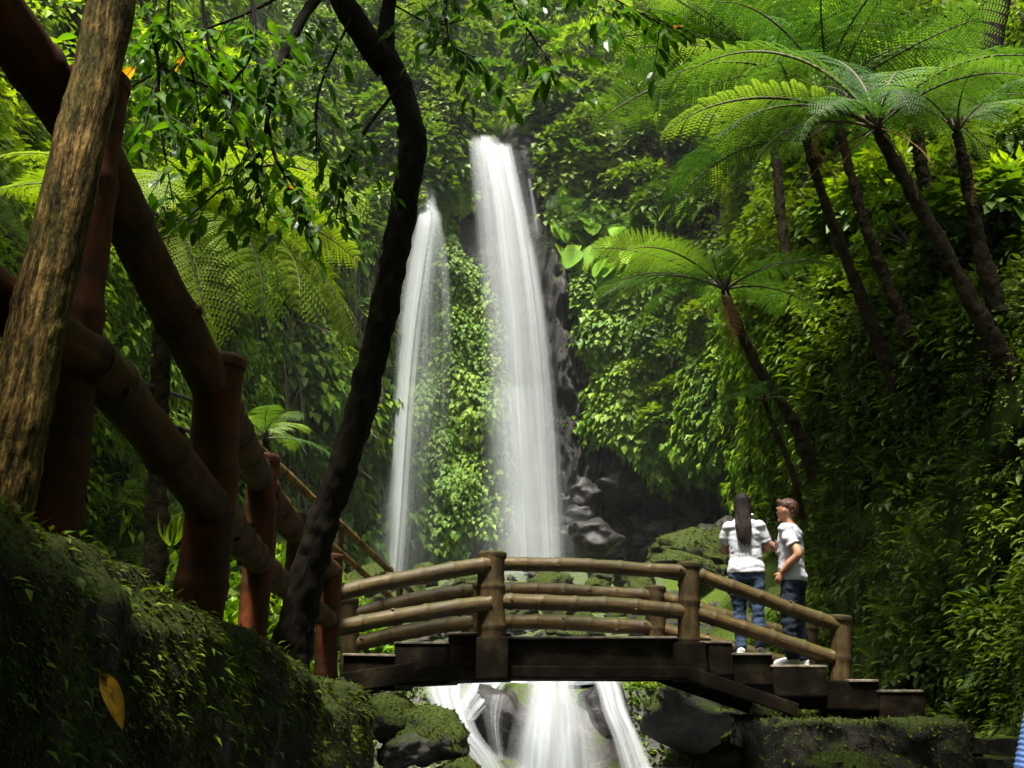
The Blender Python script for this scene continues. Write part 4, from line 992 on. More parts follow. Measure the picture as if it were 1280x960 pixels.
def boulder(me, pos, size, label, group=None, rz=None, name='boulder', cat='boulder'):
    o = link(name, me, label=label, cat=cat, group=group); o.location = Vector(pos); sx = size if hasattr(size, '__len__') else (size*RNG.uniform(.85, 1.2), size*RNG.uniform(.85, 1.2), size*RNG.uniform(.8, 1.1))
    o.scale = sx; o.rotation_euler = (RNG.normal(0, .15), RNG.normal(0, .15), RNG.uniform(0, 6.28) if rz is None else rz)
    if me.name in MC: link('moss', MC[me.name], o, kind='stuff')
    return o
boulder(RM[0], W(1052, 975, 8.2), (0.36, 0.4, 0.27), 'mossy round boulder in front of the stone abutment', rz=0.5)
boulder(RG[1], W(503, 940, 9.4), (0.18, 0.22, 0.17), 'pale topped boulder below the left end of the bridge', rz=1.0)
boulder(RM[1], W(525, 928, 10.3), (0.42, 0.5, 0.40), 'large mossy boulder left of the cascade', rz=0.3)
boulder(RM[2], W(492, 900, 10.4), (0.36, 0.5, 0.32), 'mossy boulder tucked under the bridge beside the bank', rz=2.3)
boulder(RM[3], W(575, 975, 10.1), (0.3, 0.35, 0.24), 'low mossy rock at the foot of the cascade', rz=1.3)
boulder(RM[1], W(905, 915, 14.8), (1.25, 0.9, 0.72), 'big shaded mossy boulder right of the cascade', rz=4.0)
boulder(RM[2], W(960, 935, 13.0), (0.55, 0.6, 0.45), 'dark mossy rock beside the stone abutment', rz=3.0)
boulder(RM[0], W(905, 955, 11.6), (0.26, 0.3, 0.25), 'small mossy rock by the foam below the bridge', rz=2.0)
boulder(RD[0], W(632, 905, 15.3), (0.62, 0.5, 0.62), 'dark wet boulder parting the cascade', rz=0.4)
boulder(RD[1], W(752, 905, 15.6), (0.35, 0.5, 0.75), 'dark wet rock showing between two strands of the cascade', rz=1.4)
boulder(RD[2], W(690, 925, 16.0), (1.1, 0.5, 0.85), 'black rock step behind the central cascade', rz=0.1)
boulder(RM[3], W(872, 690, 26), (1.5, 1.2, 0.75), 'large mossy boulder below the dark overhang', rz=0.7)
boulder(RM[1], W(850, 712, 24), (0.9, 0.9, 0.5), 'flat mossy boulder in front of the overhang', rz=0.2)
boulder(RD[1], W(742, 672, 33), (0.9, 0.9, 0.7), 'dark rounded boulder at the foot of the big fall', rz=2.2)
boulder(RM[0], W(455, 728, 22), (0.8, 0.8, 0.4), 'mossy boulder behind the left end of the bridge', rz=1.2)
for k in range(150):
    y = RNG.uniform(16.5, 35); x = RNG.uniform(-0.17, 0.26)*y; s = RNG.uniform(0.12, 0.42)*(0.7+y/40)
    z = float(ground_z(np.array([x]), np.array([y]))[0])
    me = RG[k % 5] if RNG.random() < 0.62 else RM[k % 4]
    boulder(me, (x, y, z+s*0.2), s, '%s stream stone, %s' % ('mossy' if me in RM else 'grey', where(*[float(v) for v in project(np.array([x, y, z]))[:2]])), 'stones behind the bridge', name='stream_stone', cat='stone')
# boulder fall under the overhang
for k, (px, py) in enumerate(spread(26, [(700, 610), (760, 590), (880, 640), (900, 690), (740, 700), (705, 690)], 18)):
    t, z = cast(np.array([px]), np.array([py])); p = S(t, z)[0]
    boulder(RD[k % 3] if k % 3 else RG[k % 5], p, RNG.uniform(0.35, 0.8), 'dark wet cliff foot rock, ' + where(px, py), 'rocks at the cliff foot', name='cliff_rock', cat='rock')
# moss cushions and leaves on the banks below the bridge
L = Leaves(); n = 9000
x = np.concatenate([RNG.uniform(1.6, 4.5, n), RNG.uniform(-2.6, -0.7, n//2)]); y = np.concatenate([RNG.uniform(12.2, 17, n), RNG.uniform(11, 17, n//2)])
P = np.stack([x, y, ground_z(x, y)], 1); k = len(P)
L.add(LEAF4, P+np.array([0, 0, .02]), unit(rvec(k)+np.array([0, -.3, .3])), unit(rvec(k)*0.4+np.array([0, 0, 1])), RNG.uniform(0.04, 0.12, k), np.clip(0.5+0.4*fbm(P*2, 2, 5)+RNG.normal(0, .15, k), 0, 1))
link('ground_cover', L.mesh('ground_cover', M['bank_leaf']), kind='stuff', label='small leaves and moss on the stream banks under the bridge')

# ------------------------------------------------------------------ water
def mat_water_veil(name, dens=1.0, streak=(26, 1.1), lo=0.3, hi=0.62, col=(0.86, 0.9, 0.92), edge=0.16, floor=0.0, top=0.03, bottom=0.0):
    """falling water: white strands with gaps between them, thinning at the edges; coordinates (u, v, 0) ride on the sheet"""
    m, t, out = nt(name)
    at = N(t, 'ShaderNodeAttribute', attribute_name='tuv').outputs['Vector']
    mp = N(t, 'ShaderNodeMapping'); mp.inputs['Scale'].default_value = (streak[0], streak[1], 1); t.links.new(at, mp.inputs[0])
    a = ramp(t, noise(t, mp.outputs[0], 1.0, 5, 0.55, 0.25), [(lo, (floor,)*3), (hi, (1, 1, 1))])
    mp2 = N(t, 'ShaderNodeMapping'); mp2.inputs['Scale'].default_value = (streak[0]*0.28, streak[1]*0.6, 1); t.links.new(at, mp2.inputs[0])
    b = ramp(t, noise(t, mp2.outputs[0], 1.0, 3, 0.5), [(0.3, (0.25,)*3), (0.6, (1, 1, 1))])
    sx = N(t, 'ShaderNodeSeparateXYZ'); t.links.new(at, sx.inputs[0])
    u, v = sx.outputs[0], sx.outputs[1]
    e = math_n(t, 'MULTIPLY', ramp(t, u, [(0.0, (0, 0, 0)), (edge, (1, 1, 1))]), ramp(t, u, [(1-edge, (1, 1, 1)), (1.0, (0, 0, 0))]))
    al = math_n(t, 'MULTIPLY', math_n(t, 'MULTIPLY', a, b), math_n(t, 'MULTIPLY', e, dens), True)
    if top: al = math_n(t, 'MULTIPLY', al, ramp(t, v, [(0.0, (0, 0, 0)), (top, (1, 1, 1))]))
    if bottom: al = math_n(t, 'MULTIPLY', al, ramp(t, v, [(1-bottom, (1, 1, 1)), (1.0, (0, 0, 0))]))
    df = N(t, 'ShaderNodeBsdfDiffuse'); df.inputs['Color'].default_value = (*col, 1)
    tl = N(t, 'ShaderNodeBsdfTranslucent'); tl.inputs['Color'].default_value = (*col, 1)
    mx0 = N(t, 'ShaderNodeMixShader'); mx0.inputs[0].default_value = 0.45; t.links.new(df.outputs[0], mx0.inputs[1]); t.links.new(tl.outputs[0], mx0.inputs[2])
    tr = N(t, 'ShaderNodeBsdfTransparent'); mx = N(t, 'ShaderNodeMixShader')
    t.links.new(al, mx.inputs[0]); t.links.new(tr.outputs[0], mx.inputs[1]); t.links.new(mx0.outputs[0], mx.inputs[2]); t.links.new(mx.outputs[0], out.inputs[0])
    return m
M['fall'] = mat_water_veil('falling_water', 1.0, (5, 0.4), 0.1, 0.7, col=(0.68, 0.71, 0.72), edge=0.46, floor=0.5)
M['fall_veil'] = mat_water_veil('water_veil', 0.5, (6, 0.45), 0.15, 0.75, col=(0.68, 0.71, 0.72), edge=0.48, floor=0.2)
M['fall_thin'] = mat_water_veil('thin_water_veil', 0.36, (6, 0.4), 0.1, 0.85, col=(0.68, 0.71, 0.72), edge=0.48, floor=0.2, bottom=0.3)
M['mist'] = mat_water_veil('spray_mist', 0.13, (1.2, 1.0), 0.1, 0.8, col=(0.68, 0.71, 0.72), edge=0.49, floor=0.5, top=0.6)
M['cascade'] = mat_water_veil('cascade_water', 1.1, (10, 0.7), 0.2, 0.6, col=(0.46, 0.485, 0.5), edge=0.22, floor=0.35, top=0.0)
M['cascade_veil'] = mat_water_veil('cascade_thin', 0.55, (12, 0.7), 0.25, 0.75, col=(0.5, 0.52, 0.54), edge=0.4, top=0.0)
def sheet(rows, Ys, nu=40, nv=120, bulge=0.4, seed=0, wob=0.05):
    """a curved curtain of water: rows (v position 0..1 implicit) of (left px, right px, py); bulge towards the camera"""
    rows = np.asarray(rows, float); v = np.linspace(0, 1, nv); k = np.linspace(0, 1, len(rows))
    def sm(col):
        return catmull(np.stack([k, col, 0*k], 1), nv)[:, 1]
    lx, rx, py = sm(rows[:, 0]), sm(rows[:, 1]), sm(rows[:, 2]); Yv = sm(np.interp(k, np.linspace(0, 1, len(Ys)), Ys))
    u = np.linspace(0, 1, nu)
    PX = lx[:, None]*(1-u)+rx[:, None]*u; PY = np.repeat(py[:, None], nu, 1)
    wd = (rx-lx)[:, None]/FPX*Yv[:, None]
    Y = Yv[:, None] - bulge*wd*np.sin(PI*u)[None, :]
    V = WV(PX, PY, Y); A = np.stack([np.broadcast_to(u, PX.shape), np.broadcast_to(v[:, None], PX.shape), np.full(PX.shape, seed*1.7)], -1)
    V[..., 1] += wob*wd*fbm(np.stack([A[..., 0]*14+seed*5, A[..., 1]*2.0, A[..., 0]*0], -1), 3, seed)
    ii = np.arange(nv-1)[:, None]*nu; jj = np.arange(nu-1)[None, :]
    F = np.stack([ii+jj, ii+jj+1, ii+nu+jj+1, ii+nu+jj], -1).reshape(-1, 4)
    return V.reshape(-1, 3), F, A.reshape(-1, 3)
def water_part(parent, name, origin, rows, Ys, mat, **kw):
    g = Geo(); g.add(*sheet(rows, Ys, **kw)); return g.build(name, mat, parent, origin=origin)
o1 = W(665, 715, 36)
wf = empty('waterfall', o1, label='broad white waterfall plunging from the cliff notch', cat='waterfall')
water_part(wf, 'water_curtain', o1, [(588, 622, 168), (590, 640, 195), (597, 655, 250), (602, 667, 320), (610, 680, 410), (616, 687, 500), (621, 694, 600), (625, 703, 725)], [38.2, 36.6, 36.0, 35.8, 35.7], M['fall'], bulge=0.3, seed=1)
water_part(wf, 'water_strand', o1, [(585, 612, 172), (586, 615, 200), (592, 622, 260), (598, 632, 340), (606, 646, 430), (612, 655, 540), (618, 664, 640), (620, 668, 725)], [37.9, 36.2, 35.6, 35.4, 35.3], M['fall_veil'], bulge=0.3, seed=2)
water_part(wf, 'water_strand', o1, [(612, 640, 178), (622, 648, 215), (636, 664, 290), (646, 682, 390), (656, 692, 500), (661, 699, 610), (665, 706, 725)], [37.6, 36.0, 35.4, 35.2, 35.1], M['fall'], bulge=0.3, seed=3)
water_part(wf, 'water_strand', o1, [(655, 668, 300), (664, 682, 380), (674, 694, 470), (680, 702, 560), (684, 710, 725)], [36.0, 35.6, 35.3, 35.2], M['fall_veil'], bulge=0.3, seed=4)
water_part(wf, 'spray_veil', o1, [(600, 680, 480), (600, 705, 560), (598, 720, 640), (590, 730, 728)], [35.0, 34.6], M['fall_thin'], bulge=0.25, seed=5)
water_part(wf, 'spray_veil', o1, [(584, 640, 175), (586, 668, 230), (592, 685, 320), (600, 694, 430), (606, 704, 560), (606, 714, 728)], [37.6, 35.6, 34.9, 34.7], M['fall_thin'], bulge=0.25, seed=12)
water_part(wf, 'spray_veil', o1, [(600, 720, 560), (585, 745, 620), (565, 770, 680), (545, 790, 735)], [34.4, 33.6], M['mist'], bulge=0.2, seed=13)
o2 = W(500, 715, 36)
wf2 = empty('waterfall', o2, label='narrow waterfall left of the main one fanning over ivy', cat='waterfall')
water_part(wf2, 'water_curtain', o2, [(523, 543, 224), (521, 547, 256), (515, 554, 278), (505, 548, 330), (496, 537, 400), (489, 528, 480), (482, 521, 580), (477, 515, 660), (473, 509, 722)], [37.6, 36.2, 35.8, 35.6, 35.5], M['fall'], bulge=0.3, seed=6)
water_part(wf2, 'water_veil', o2, [(527, 540, 250), (520, 553, 280), (510, 562, 330), (502, 566, 410), (496, 566, 500), (490, 560, 600), (484, 552, 700)], [36.6, 35.8, 35.4, 35.2], M['fall_thin'], bulge=0.3, seed=7)
water_part(wf2, 'water_strand', o2, [(532, 542, 255), (538, 555, 285), (546, 563, 330), (552, 566, 390), (556, 566, 460)], [36.4, 35.9, 35.6], M['fall_thin'], bulge=0.3, seed=8)
water_part(wf2, 'spray_veil', o2, [(470, 530, 580), (460, 545, 640), (448, 560, 690), (435, 575, 735)], [34.8, 34.2], M['mist'], bulge=0.2, seed=14)
o5 = W(667, 290, 36)
tf = empty('water_trickle', o5, label='thin trickle of water on the rock right of the broad fall', cat='waterfall')
water_part(tf, 'water_strand', o5, [(658, 664, 222), (662, 668, 245), (664, 674, 270), (664, 680, 300)], [36.4, 36.2], M['fall_thin'], bulge=0.3, seed=9)
o3 = W(700, 960, 14.5)
cs = empty('cascade', o3, label='silky white cascade tumbling over dark rocks beneath the bridge', cat='waterfall')
CR = [([(526, 600, 838), (528, 590, 860), (540, 590, 885), (560, 600, 915), (585, 622, 945), (600, 650, 985)], [15.6, 15.2, 14.6, 14.2, 13.8]),
      ([(590, 648, 838), (578, 632, 860), (568, 612, 880), (562, 596, 900)], [15.7, 15.3, 15.0, 14.8]),
      ([(650, 735, 838), (655, 728, 860), (644, 742, 890), (634, 752, 925), (622, 760, 990)], [15.6, 15.1, 14.7, 14.3, 13.9]),
      ([(640, 720, 836), (650, 715, 862), (645, 725, 900), (640, 735, 985)], [15.5, 14.9, 14.4, 13.8]),
      ([(735, 772, 838), (745, 778, 862), (752, 786, 890), (765, 802, 925), (780, 826, 985)], [15.6, 15.2, 14.8, 14.4, 14.0]),
      ([(604, 640, 868), (600, 634, 885), (606, 628, 910), (612, 634, 950)], [14.75, 14.6, 14.45, 14.3])]
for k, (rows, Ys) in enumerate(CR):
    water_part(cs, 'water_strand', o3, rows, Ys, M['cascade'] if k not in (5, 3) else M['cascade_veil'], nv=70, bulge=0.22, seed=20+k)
def mat_stream(name):
    m, t, out = nt(name); co = coords(t)
    n = noise(t, co, 1.1, 6, 0.6, 0.8)
    k = ramp(t, n, [(0.36, (0, 0, 0)), (0.66, (1, 1, 1))])
    p = principled(t, None, (0.012, 0.018, 0.016), 0.06, 0.5, bump(t, noise(t, co, 5, 4), 0.35, 0.03))
    f = N(t, 'ShaderNodeBsdfDiffuse'); f.inputs[0].default_value = (0.33, 0.36, 0.39, 1)
    mx = N(t, 'ShaderNodeMixShader'); t.links.new(k, mx.inputs[0]); t.links.new(p.outputs[0], mx.inputs[1]); t.links.new(f.outputs[0], mx.inputs[2]); t.links.new(mx.outputs[0], out.inputs[0])
    return m
M['stream'] = mat_stream('stream_water')
def water_sheet(name, x0, x1, y0, y1, zf, nx=60, ny=60):
    gx = np.linspace(x0, x1, nx); gy = np.linspace(y0, y1, ny); X, Y = np.meshgrid(gx, gy, indexing='ij')
    V = np.stack([X, Y, zf(X, Y)], -1).reshape(-1, 3); ii = np.arange(nx-1)[:, None]*ny; jj = np.arange(ny-1)[None, :]
    mobj(name, V, np.stack([ii+jj, ii+ny+jj, ii+ny+jj+1, ii+jj+1], -1).reshape(-1, 4), M['stream'], smooth=True, kind='structure')
water_sheet('stream_water', -1.2, 5.5, -4, 15.0, lambda X, Y: -0.915+0.04*fbm(np.stack([X*1.5, Y*1.5, X*0], -1), 3, 4)+0.1*np.exp(-((Y-14.2)/0.7)**2)*np.exp(-((X-0.6)/1.2)**2))
water_sheet('upper_stream', -1.0, 1.3, 15.7, 19.5, lambda X, Y: np.interp(Y, FY, FZ)-0.03+0.03*fbm(np.stack([X*2, Y*2, X*0], -1), 2, 4), 30, 30)

# ------------------------------------------------------------------ foreground trees
GAPS = [((-1.9, 4.9, 2.6), 1.25), ((-2.4, 8.4, 2.6), 2.4), ((-1.05, 2.85, 0.95), 0.6), ((-1.0, 10.0, -0.4), 0.9), ((5.0, 11.5, 2.5), 1.6), ((0.2, 5.2, 3.0), 0.9), ((0.3, 11.0, 1.0), 1.3), ((2.6, 11.0, 1.2), 1.5)]     # holes cut in the unseen canopy along sun rays to light chosen spots
def in_gap(p):
    s = np.array(sd[:])
    for c, r in GAPS:
        v = p-np.array(c); k = v@s
        if k > 0 and np.linalg.norm(v-k*s) < r: return True
    return False
def crown_cloud(n, K, size, xr, yr, h0, h1, slope=0.80, seed=0, gap=0.15):  # unseen clumps overhead, placed to shade the foreground and bank
    """leaf clumps of a crown spreading overhead, above the top edge of the view"""
    L = Leaves(); C = []
    while len(C) < n:
        p = np.array([RNG.uniform(*xr), RNG.uniform(*yr), 0]); p[2] = max(p[1], 0)*slope + RNG.uniform(h0, h1)
        if fbm(p[None]*0.7, 2, 71+seed)[0] > gap*-1+0.0-0.25: 
            px, py, d = project(p[None])
            if (d[0] < 0.2 or py[0] < -90) and not in_gap(p): C.append(p)
    C = np.array(C); clump_leaves(C, np.broadcast_to(np.array([0, 0, 1.0]), C.shape), 0.42, K, size, droop=0.4, flat=0.9, into=L)
    return L
# tree with plated bark at the far left
ob = W(-20, 640, 2.75)
lt = empty('plated_bark_tree', ob, label='leaning tree trunk with plated lit bark in the left foreground', cat='tree')
g = Geo()
g.addg(tube([W(-75, 830, 2.72), W(-30, 690, 2.74), W(10, 560, 2.76), W(45, 410, 2.8), W(92, 210, 2.85), W(138, 10, 2.95), W(200, -330, 3.1), W(300, -900, 3.3)], [0.16, 0.125, 0.088, 0.075, 0.072, 0.069, 0.065, 0.055], 200, 56, rough=0.06, freq=9, seed=3, rough2=0.035))
g.build('trunk', M['bark_plate'], lt, origin=ob)
L = crown_cloud(1000, 34, 0.19, (-7.5, 0.5), (-5.5, 9.5), 1.3, 3.2, 0.84, 1)
link('crown', L.mesh('crown', M['tree_leaf_mass'], ob), lt, kind='stuff')

# dark leaning tree
od = W(362, 800, 6.2)
dt = empty('dark_leaning_tree', od, label='dark leaning tree with a forked top in front of the left waterfall', cat='tree')
g = Geo()
g.addg(tube([W(355, 870, 6.2), W(368, 790, 6.2), W(398, 668, 6.15), W(436, 565, 6.1), W(470, 430, 6.05), W(497, 300, 6.0), W(514, 190, 5.9), W(504, 120, 5.85), W(480, 72, 5.8)], [0.14, 0.1, 0.088, 0.083, 0.083, 0.08, 0.078, 0.07, 0.076], 190, 32, rough=0.13, freq=5, seed=8, rough2=0.14))
g.build('trunk', M['bark_dark'], dt, origin=od)
def branch(pts, r0, r1, name='branch', seg=10, rough=0.18):
    P = np.array([W(*p) for p in pts]); g = Geo(); g.addg(tube(P, [r0, (r0+r1)/2, r1], 8*len(pts), seg, rough=rough, freq=9, seed=len(name)+len(pts), rough2=0.1)); g.build(name, M['bark_dark'], dt, origin=od); return P
branch([(486, 84, 5.82), (452, 40, 5.7), (425, -10, 5.6), (380, -160, 5.5), (330, -420, 5.3)], 0.085, 0.05, seg=16)
branch([(480, 72, 5.8), (484, 20, 5.75), (490, -20, 5.7), (520, -200, 5.6), (560, -420, 5.5)], 0.055, 0.03, seg=14)
BR = [([(432, -30, 5.6), (392, 2, 5.3), (362, 55, 5.1), (343, 100, 5.0), (334, 150, 4.95)], .034, .012),
      ([(337, 130, 4.95), (270, 112, 4.8), (205, 92, 4.6), (165, 108, 4.5)], .010, .004),
      ([(334, 150, 4.95), (325, 190, 4.9), (292, 222, 4.8), (240, 268, 4.7)], .010, .004),
      ([(334, 150, 4.95), (345, 200, 4.9), (372, 240, 4.9), (385, 290, 4.9)], .009, .004),
      ([(310, -30, 4.9), (318, 55, 4.8), (282, 112, 4.7), (225, 165, 4.6)], .011, .004),
      ([(165, -30, 4.4), (195, 60, 4.4), (200, 150, 4.4), (215, 245, 4.4)], .009, .004),
      ([(498, 110, 5.8), (455, 165, 5.6), (430, 215, 5.5), (420, 275, 5.5)], .011, .004),
      ([(440, 20, 5.6), (400, 110, 5.4), (395, 190, 5.3)], .010, .004),
      ([(540, -120, 5.6), (556, -20, 5.5), (562, 50, 5.4), (600, 75, 5.3)], .010, .004),
      ([(545, -110, 5.6), (620, -30, 5.4), (655, 30, 5.2), (700, 95, 5.1)], .010, .004),
      ([(560, -140, 5.5), (680, -50, 5.2), (770, 0, 5.0), (835, 35, 4.9)], .010, .003),
      ([(490, 5, 5.7), (540, 30, 5.6), (580, 25, 5.5)], .008, .004),
      ([(250, -30, 4.7), (262, 60, 4.7), (300, 150, 4.7), (330, 260, 4.7)], .009, .004),
      ([(380, -20, 5.2), (300, 20, 4.9), (230, 40, 4.7), (170, 20, 4.5)], .010, .004),
      ([(230, -60, 4.4), (210, 20, 4.4), (240, 90, 4.5), (255, 190, 4.5)], .009, .004)]
LM = [long_leaf_mesh('leaf', M['tree_leaf'], 6, w, c, r) for w, c, r in ((0.2, 0.35, 0.2), (0.24, 0.2, 0.5), (0.22, 0.5, 0.8))]
LMY = long_leaf_mesh('leaf', M['old_leaf'], 6, 0.22, 0.3, 0.5)
leafs = []; tw = Geo()
for bi, (pts, r0, r1) in enumerate(BR):
    P = branch(pts, r0, r1); C = catmull(P, 60); ln = np.linalg.norm(np.diff(C, axis=0), axis=1).sum()
    nt_ = int(ln/0.05)
    for k in range(nt_):
        f = (k+RNG.random())/nt_
        if f < 0.16: continue
        i = min(int(f*59), 58); p = C[i]; tg = unit(C[i+1]-C[i])
        d = unit(rvec(1)[0]*np.array([1, .7, .6]) + tg*0.6 + np.array([0, 0, -0.25])); tl = RNG.uniform(0.1, 0.34)
        q = np.array([p, p+d*tl*0.5+np.array([0, 0, -.01]), p+d*tl+np.array([0, 0, -.05*tl/0.3])])
        tw.addg(tube(q, [0.0035, 0.0016], 5, 4, cap=False))
        nl = int(RNG.integers(3, 7)); side = unit(np.cross(d, [0, 0, 1.0])+1e-6)
        for j in range(nl):
            s = 0.3+0.7*j/(nl-1); pos = q[0]*(1-s)+q[2]*s; sg = 1 if j % 2 else -1
            D = unit(side*sg*(0.9 if j < nl-1 else 0.1) + d*0.7 + np.array([0, 0, -0.35]) + rvec(1)[0]*0.3)
            leafs.append((pos, D, unit(np.array([0, 0, 1.0])+rvec(1)[0]*0.45), RNG.uniform(0.07, 0.118)))
tw.build('twigs', M['twig'], dt, origin=od).__setitem__('kind', 'stuff')
vis = []
for l in leafs:
    px, py, d = project(l[0]); vis.append(-d/l[3] if (0 < px < 1280 and 0 < py < 960) else -1e9)
order = np.argsort(vis)[::-1]
for c, i in enumerate(order[:300]):
    pos, D, U, s = leafs[i]; o = link('leaf', LMY if c % 97 == 5 else LM[c % 3], dt)
    o.matrix_local = Matrix.Translation(Vector(pos-od)) @ (basis(D, U).to_4x4() @ Matrix.Scale(float(s), 4))
L = Leaves(); rest = [leafs[i] for i in order[300:]]
if rest:
    tm = np.array([(0, 0, 0), (-.2, .25, .05), (.2, .25, .05), (-.21, .6, .02), (.21, .6, .02), (0, 1, -.12), (0, .25, 0), (0, .6, -.03)], float)
    tf_ = np.array([(0, 6, 1), (0, 2, 6), (1, 6, 7), (1, 7, 3), (6, 2, 4), (6, 4, 7), (3, 7, 5), (7, 4, 5)])
    L.add((tm, tf_), np.array([r[0] for r in rest]), np.array([r[1] for r in rest]), np.array([r[2] for r in rest]), np.array([r[3] for r in rest]), RNG.random(len(rest)))
L2 = crown_cloud(700, 34, 0.19, (-3.5, 4.0), (-5.0, 8.0), 1.4, 3.0, 0.84, 5)
L.raw(L2_V := np.concatenate(L2.V), np.concatenate(L2.F), np.concatenate(L2.R))
link('crown', L.mesh('crown', M['tree_leaf_mass'], od), dt, kind='stuff')
# tree whose trunks show at the top right corner, with an unseen crown added to shade the bank
orr = W(1236, 300, 15.5)
rt = empty('canopy_tree', orr, label='tall thin tree at the top right corner standing behind the tree ferns', cat='tree')
for k, pts in enumerate([[(1250, 330, 15.5), (1244, 150, 15.4), (1236, 30, 15.3), (1228, -120, 15.2), (1215, -500, 14.5)], [(1240, 90, 15.35), (1256, 0, 15.2), (1290, -120, 15.0), (1350, -400, 14)]]):
    g = Geo(); g.addg(tube([W(*p) for p in pts], [0.11, 0.09, 0.06], 40, 12, rough=0.15, freq=5, seed=k)); g.build('trunk' if k == 0 else 'branch', M['bark_dark'], rt, origin=orr)
L = crown_cloud(60, 34, 0.21, (3.5, 9), (-3, 6), 1.9, 4.2, 0.84, 8)
link('crown', L.mesh('crown', M['tree_leaf_mass'], orr), rt, kind='stuff')

# spiky grass-like plants behind the railing
def spiky(px, py, Y, h, n, label, group=None):
    e = empty('strap_leaf_plant', W(px, py, Y), label=label, cat='plant', group=group)
    me = long_leaf_mesh('leaf', M['lime'], 8, 0.045, 0.7, 0.6)
    for k in range(n):
        a = RNG.uniform(0, 2*PI); D = np.array([math.cos(a)*0.55, math.sin(a)*0.55, 1.0])+rvec(1)[0]*0.15
        o = link('leaf', me, e); o.matrix_local = basis(D, np.array([math.cos(a), math.sin(a), 0.8])).to_4x4() @ Matrix.Scale(float(h*RNG.uniform(0.7, 1.15)), 4)
spiky(213, 688, 4.6, 0.16, 14, 'spiky bright green strap-leaved plant on the bank between two railing posts')
spiky(157, 655, 4.0, 0.06, 7, 'tiny spiky green plant beside the nearest railing post')

# ------------------------------------------------------------------ people
def skin_mesh(name, pieces, mat, voxel=0.009, smooth=4, wr=0.0, wf=(18, 18, 30), seed=0):
    g = Geo()
    for p in pieces: g.addg(p)
    V, F, _ = g.arrays(); me = make_mesh(name+'_raw', V, F)
    o = bpy.data.objects.new(name+'_raw', me); COL.objects.link(o)
    r = o.modifiers.new('r', 'REMESH'); r.mode = 'VOXEL'; r.voxel_size = voxel
    s = o.modifiers.new('s', 'SMOOTH'); s.iterations = smooth; s.factor = 0.5
    dg = bpy.context.evaluated_depsgraph_get(); out = bpy.data.meshes.new_from_object(o.evaluated_get(dg)); out.name = name
    bpy.data.objects.remove(o); bpy.data.meshes.remove(me)
    V = np.zeros(len(out.vertices)*3, np.float32); out.vertices.foreach_get('co', V); V = V.reshape(-1, 3)
    if wr:
        Nn = np.zeros(len(out.vertices)*3, np.float32); out.vertices.foreach_get('normal', Nn); Nn = Nn.reshape(-1, 3)
        V = V + Nn*(wr*fbm(V*np.array(wf)+seed, 3, seed))[:, None]; out.vertices.foreach_set('co', V.astype(np.float32).ravel()); out.update()
    out.materials.clear(); out.materials.append(mat); out.polygons.foreach_set('use_smooth', np.ones(len(out.polygons), bool))
    return out
def rings(rs, seg=24):
    """stacked ellipses (z, cx, cy, rx, ry) closed at both ends"""
    rs = np.asarray(rs, float); n = 40; k = np.linspace(0, 1, len(rs)); R = np.stack([catmull(np.stack([k, rs[:, c], 0*k], 1), n)[:, 1] for c in range(5)], 1)
    a = np.linspace(0, 2*PI, seg, endpoint=False)
    V = np.stack([R[:, 1:2]+np.abs(R[:, 3:4])*np.cos(a), R[:, 2:3]+np.abs(R[:, 4:5])*np.sin(a), np.repeat(R[:, 0:1], seg, 1)], -1).reshape(-1, 3)
    i = np.arange(n-1)[:, None]*seg; j = np.arange(seg)[None, :]; j2 = (j+1) % seg
    F = np.stack([i+j, i+j2, i+seg+j2, i+seg+j], -1).reshape(-1, 4); out = [(V, F, np.zeros_like(V))]
    for e in (0, n-1):
        r = V[e*seg:(e+1)*seg]; jj = np.arange(seg); k2 = (jj+1) % seg
        Fc = np.stack([k2, jj, np.full(seg, seg)], -1) if e == 0 else np.stack([jj, k2, np.full(seg, seg)], -1)
        out.append((np.vstack([r, r.mean(0)[None]]), Fc, np.zeros((seg+1, 3))))
    return out
def ell(c, r, seg=16):
    a = np.linspace(-1, 1, 13); zs = np.sin(a*PI/2); rr = np.cos(a*PI/2); rr[0] = rr[-1] = 0.05
    return rings([(c[2]+r[2]*z, c[0], c[1], r[0]*q, r[1]*q) for z, q in zip(zs, rr)], seg)
def hand(w, d, u, s=1.0, curl=0.9):
    """palm and five bent fingers at the wrist w, pointing along d, palm facing u"""
    w, d, u = np.asarray(w, float), unit(d), np.asarray(u, float); u = unit(u-d*np.dot(u, d)); l = np.cross(d, u); out = []
    out.append(tube([w-d*0.01, w+d*0.04*s, w+d*0.085*s], np.array([0.024, 0.034, 0.036])*s, 8, 12, ref=l, flat=0.5))
    for k, (o, ln) in enumerate(((-1.5, .062), (-.5, .074), (.5, .07), (1.5, .055))):
        b = w+d*0.08*s+l*o*0.018*s; c1 = b+unit(d+u*curl*0.35)*ln*0.45*s; c2 = c1+unit(d*0.7+u*curl)*ln*0.35*s; c3 = c2+unit(d*0.1+u*curl)*ln*0.3*s
        out.append(tube([b, c1, c2, c3], np.array([.0095, .009, .0085, .007])*s, 10, 8))
    b = w+d*0.03*s-l*0.026*s; out.append(tube([b, b+(d*0.6-l*0.8+u*.2)*0.032*s, b+(d*1.2-l*0.7+u*.6)*0.05*s], np.array([.012, .011, .008])*s, 8, 8))
    return out
M['skin'] = mat_plain('skin', [(0.3, (0.3, 0.145, 0.08)), (0.7, (0.38, 0.19, 0.11))], 14, 0.5, 0.4, 0.001)
M['tee'] = mat_plain('white_cotton', [(0.3, (0.3, 0.3, 0.325)), (0.7, (0.42, 0.42, 0.445))], 10, 0.85, 0.2, 0.004)
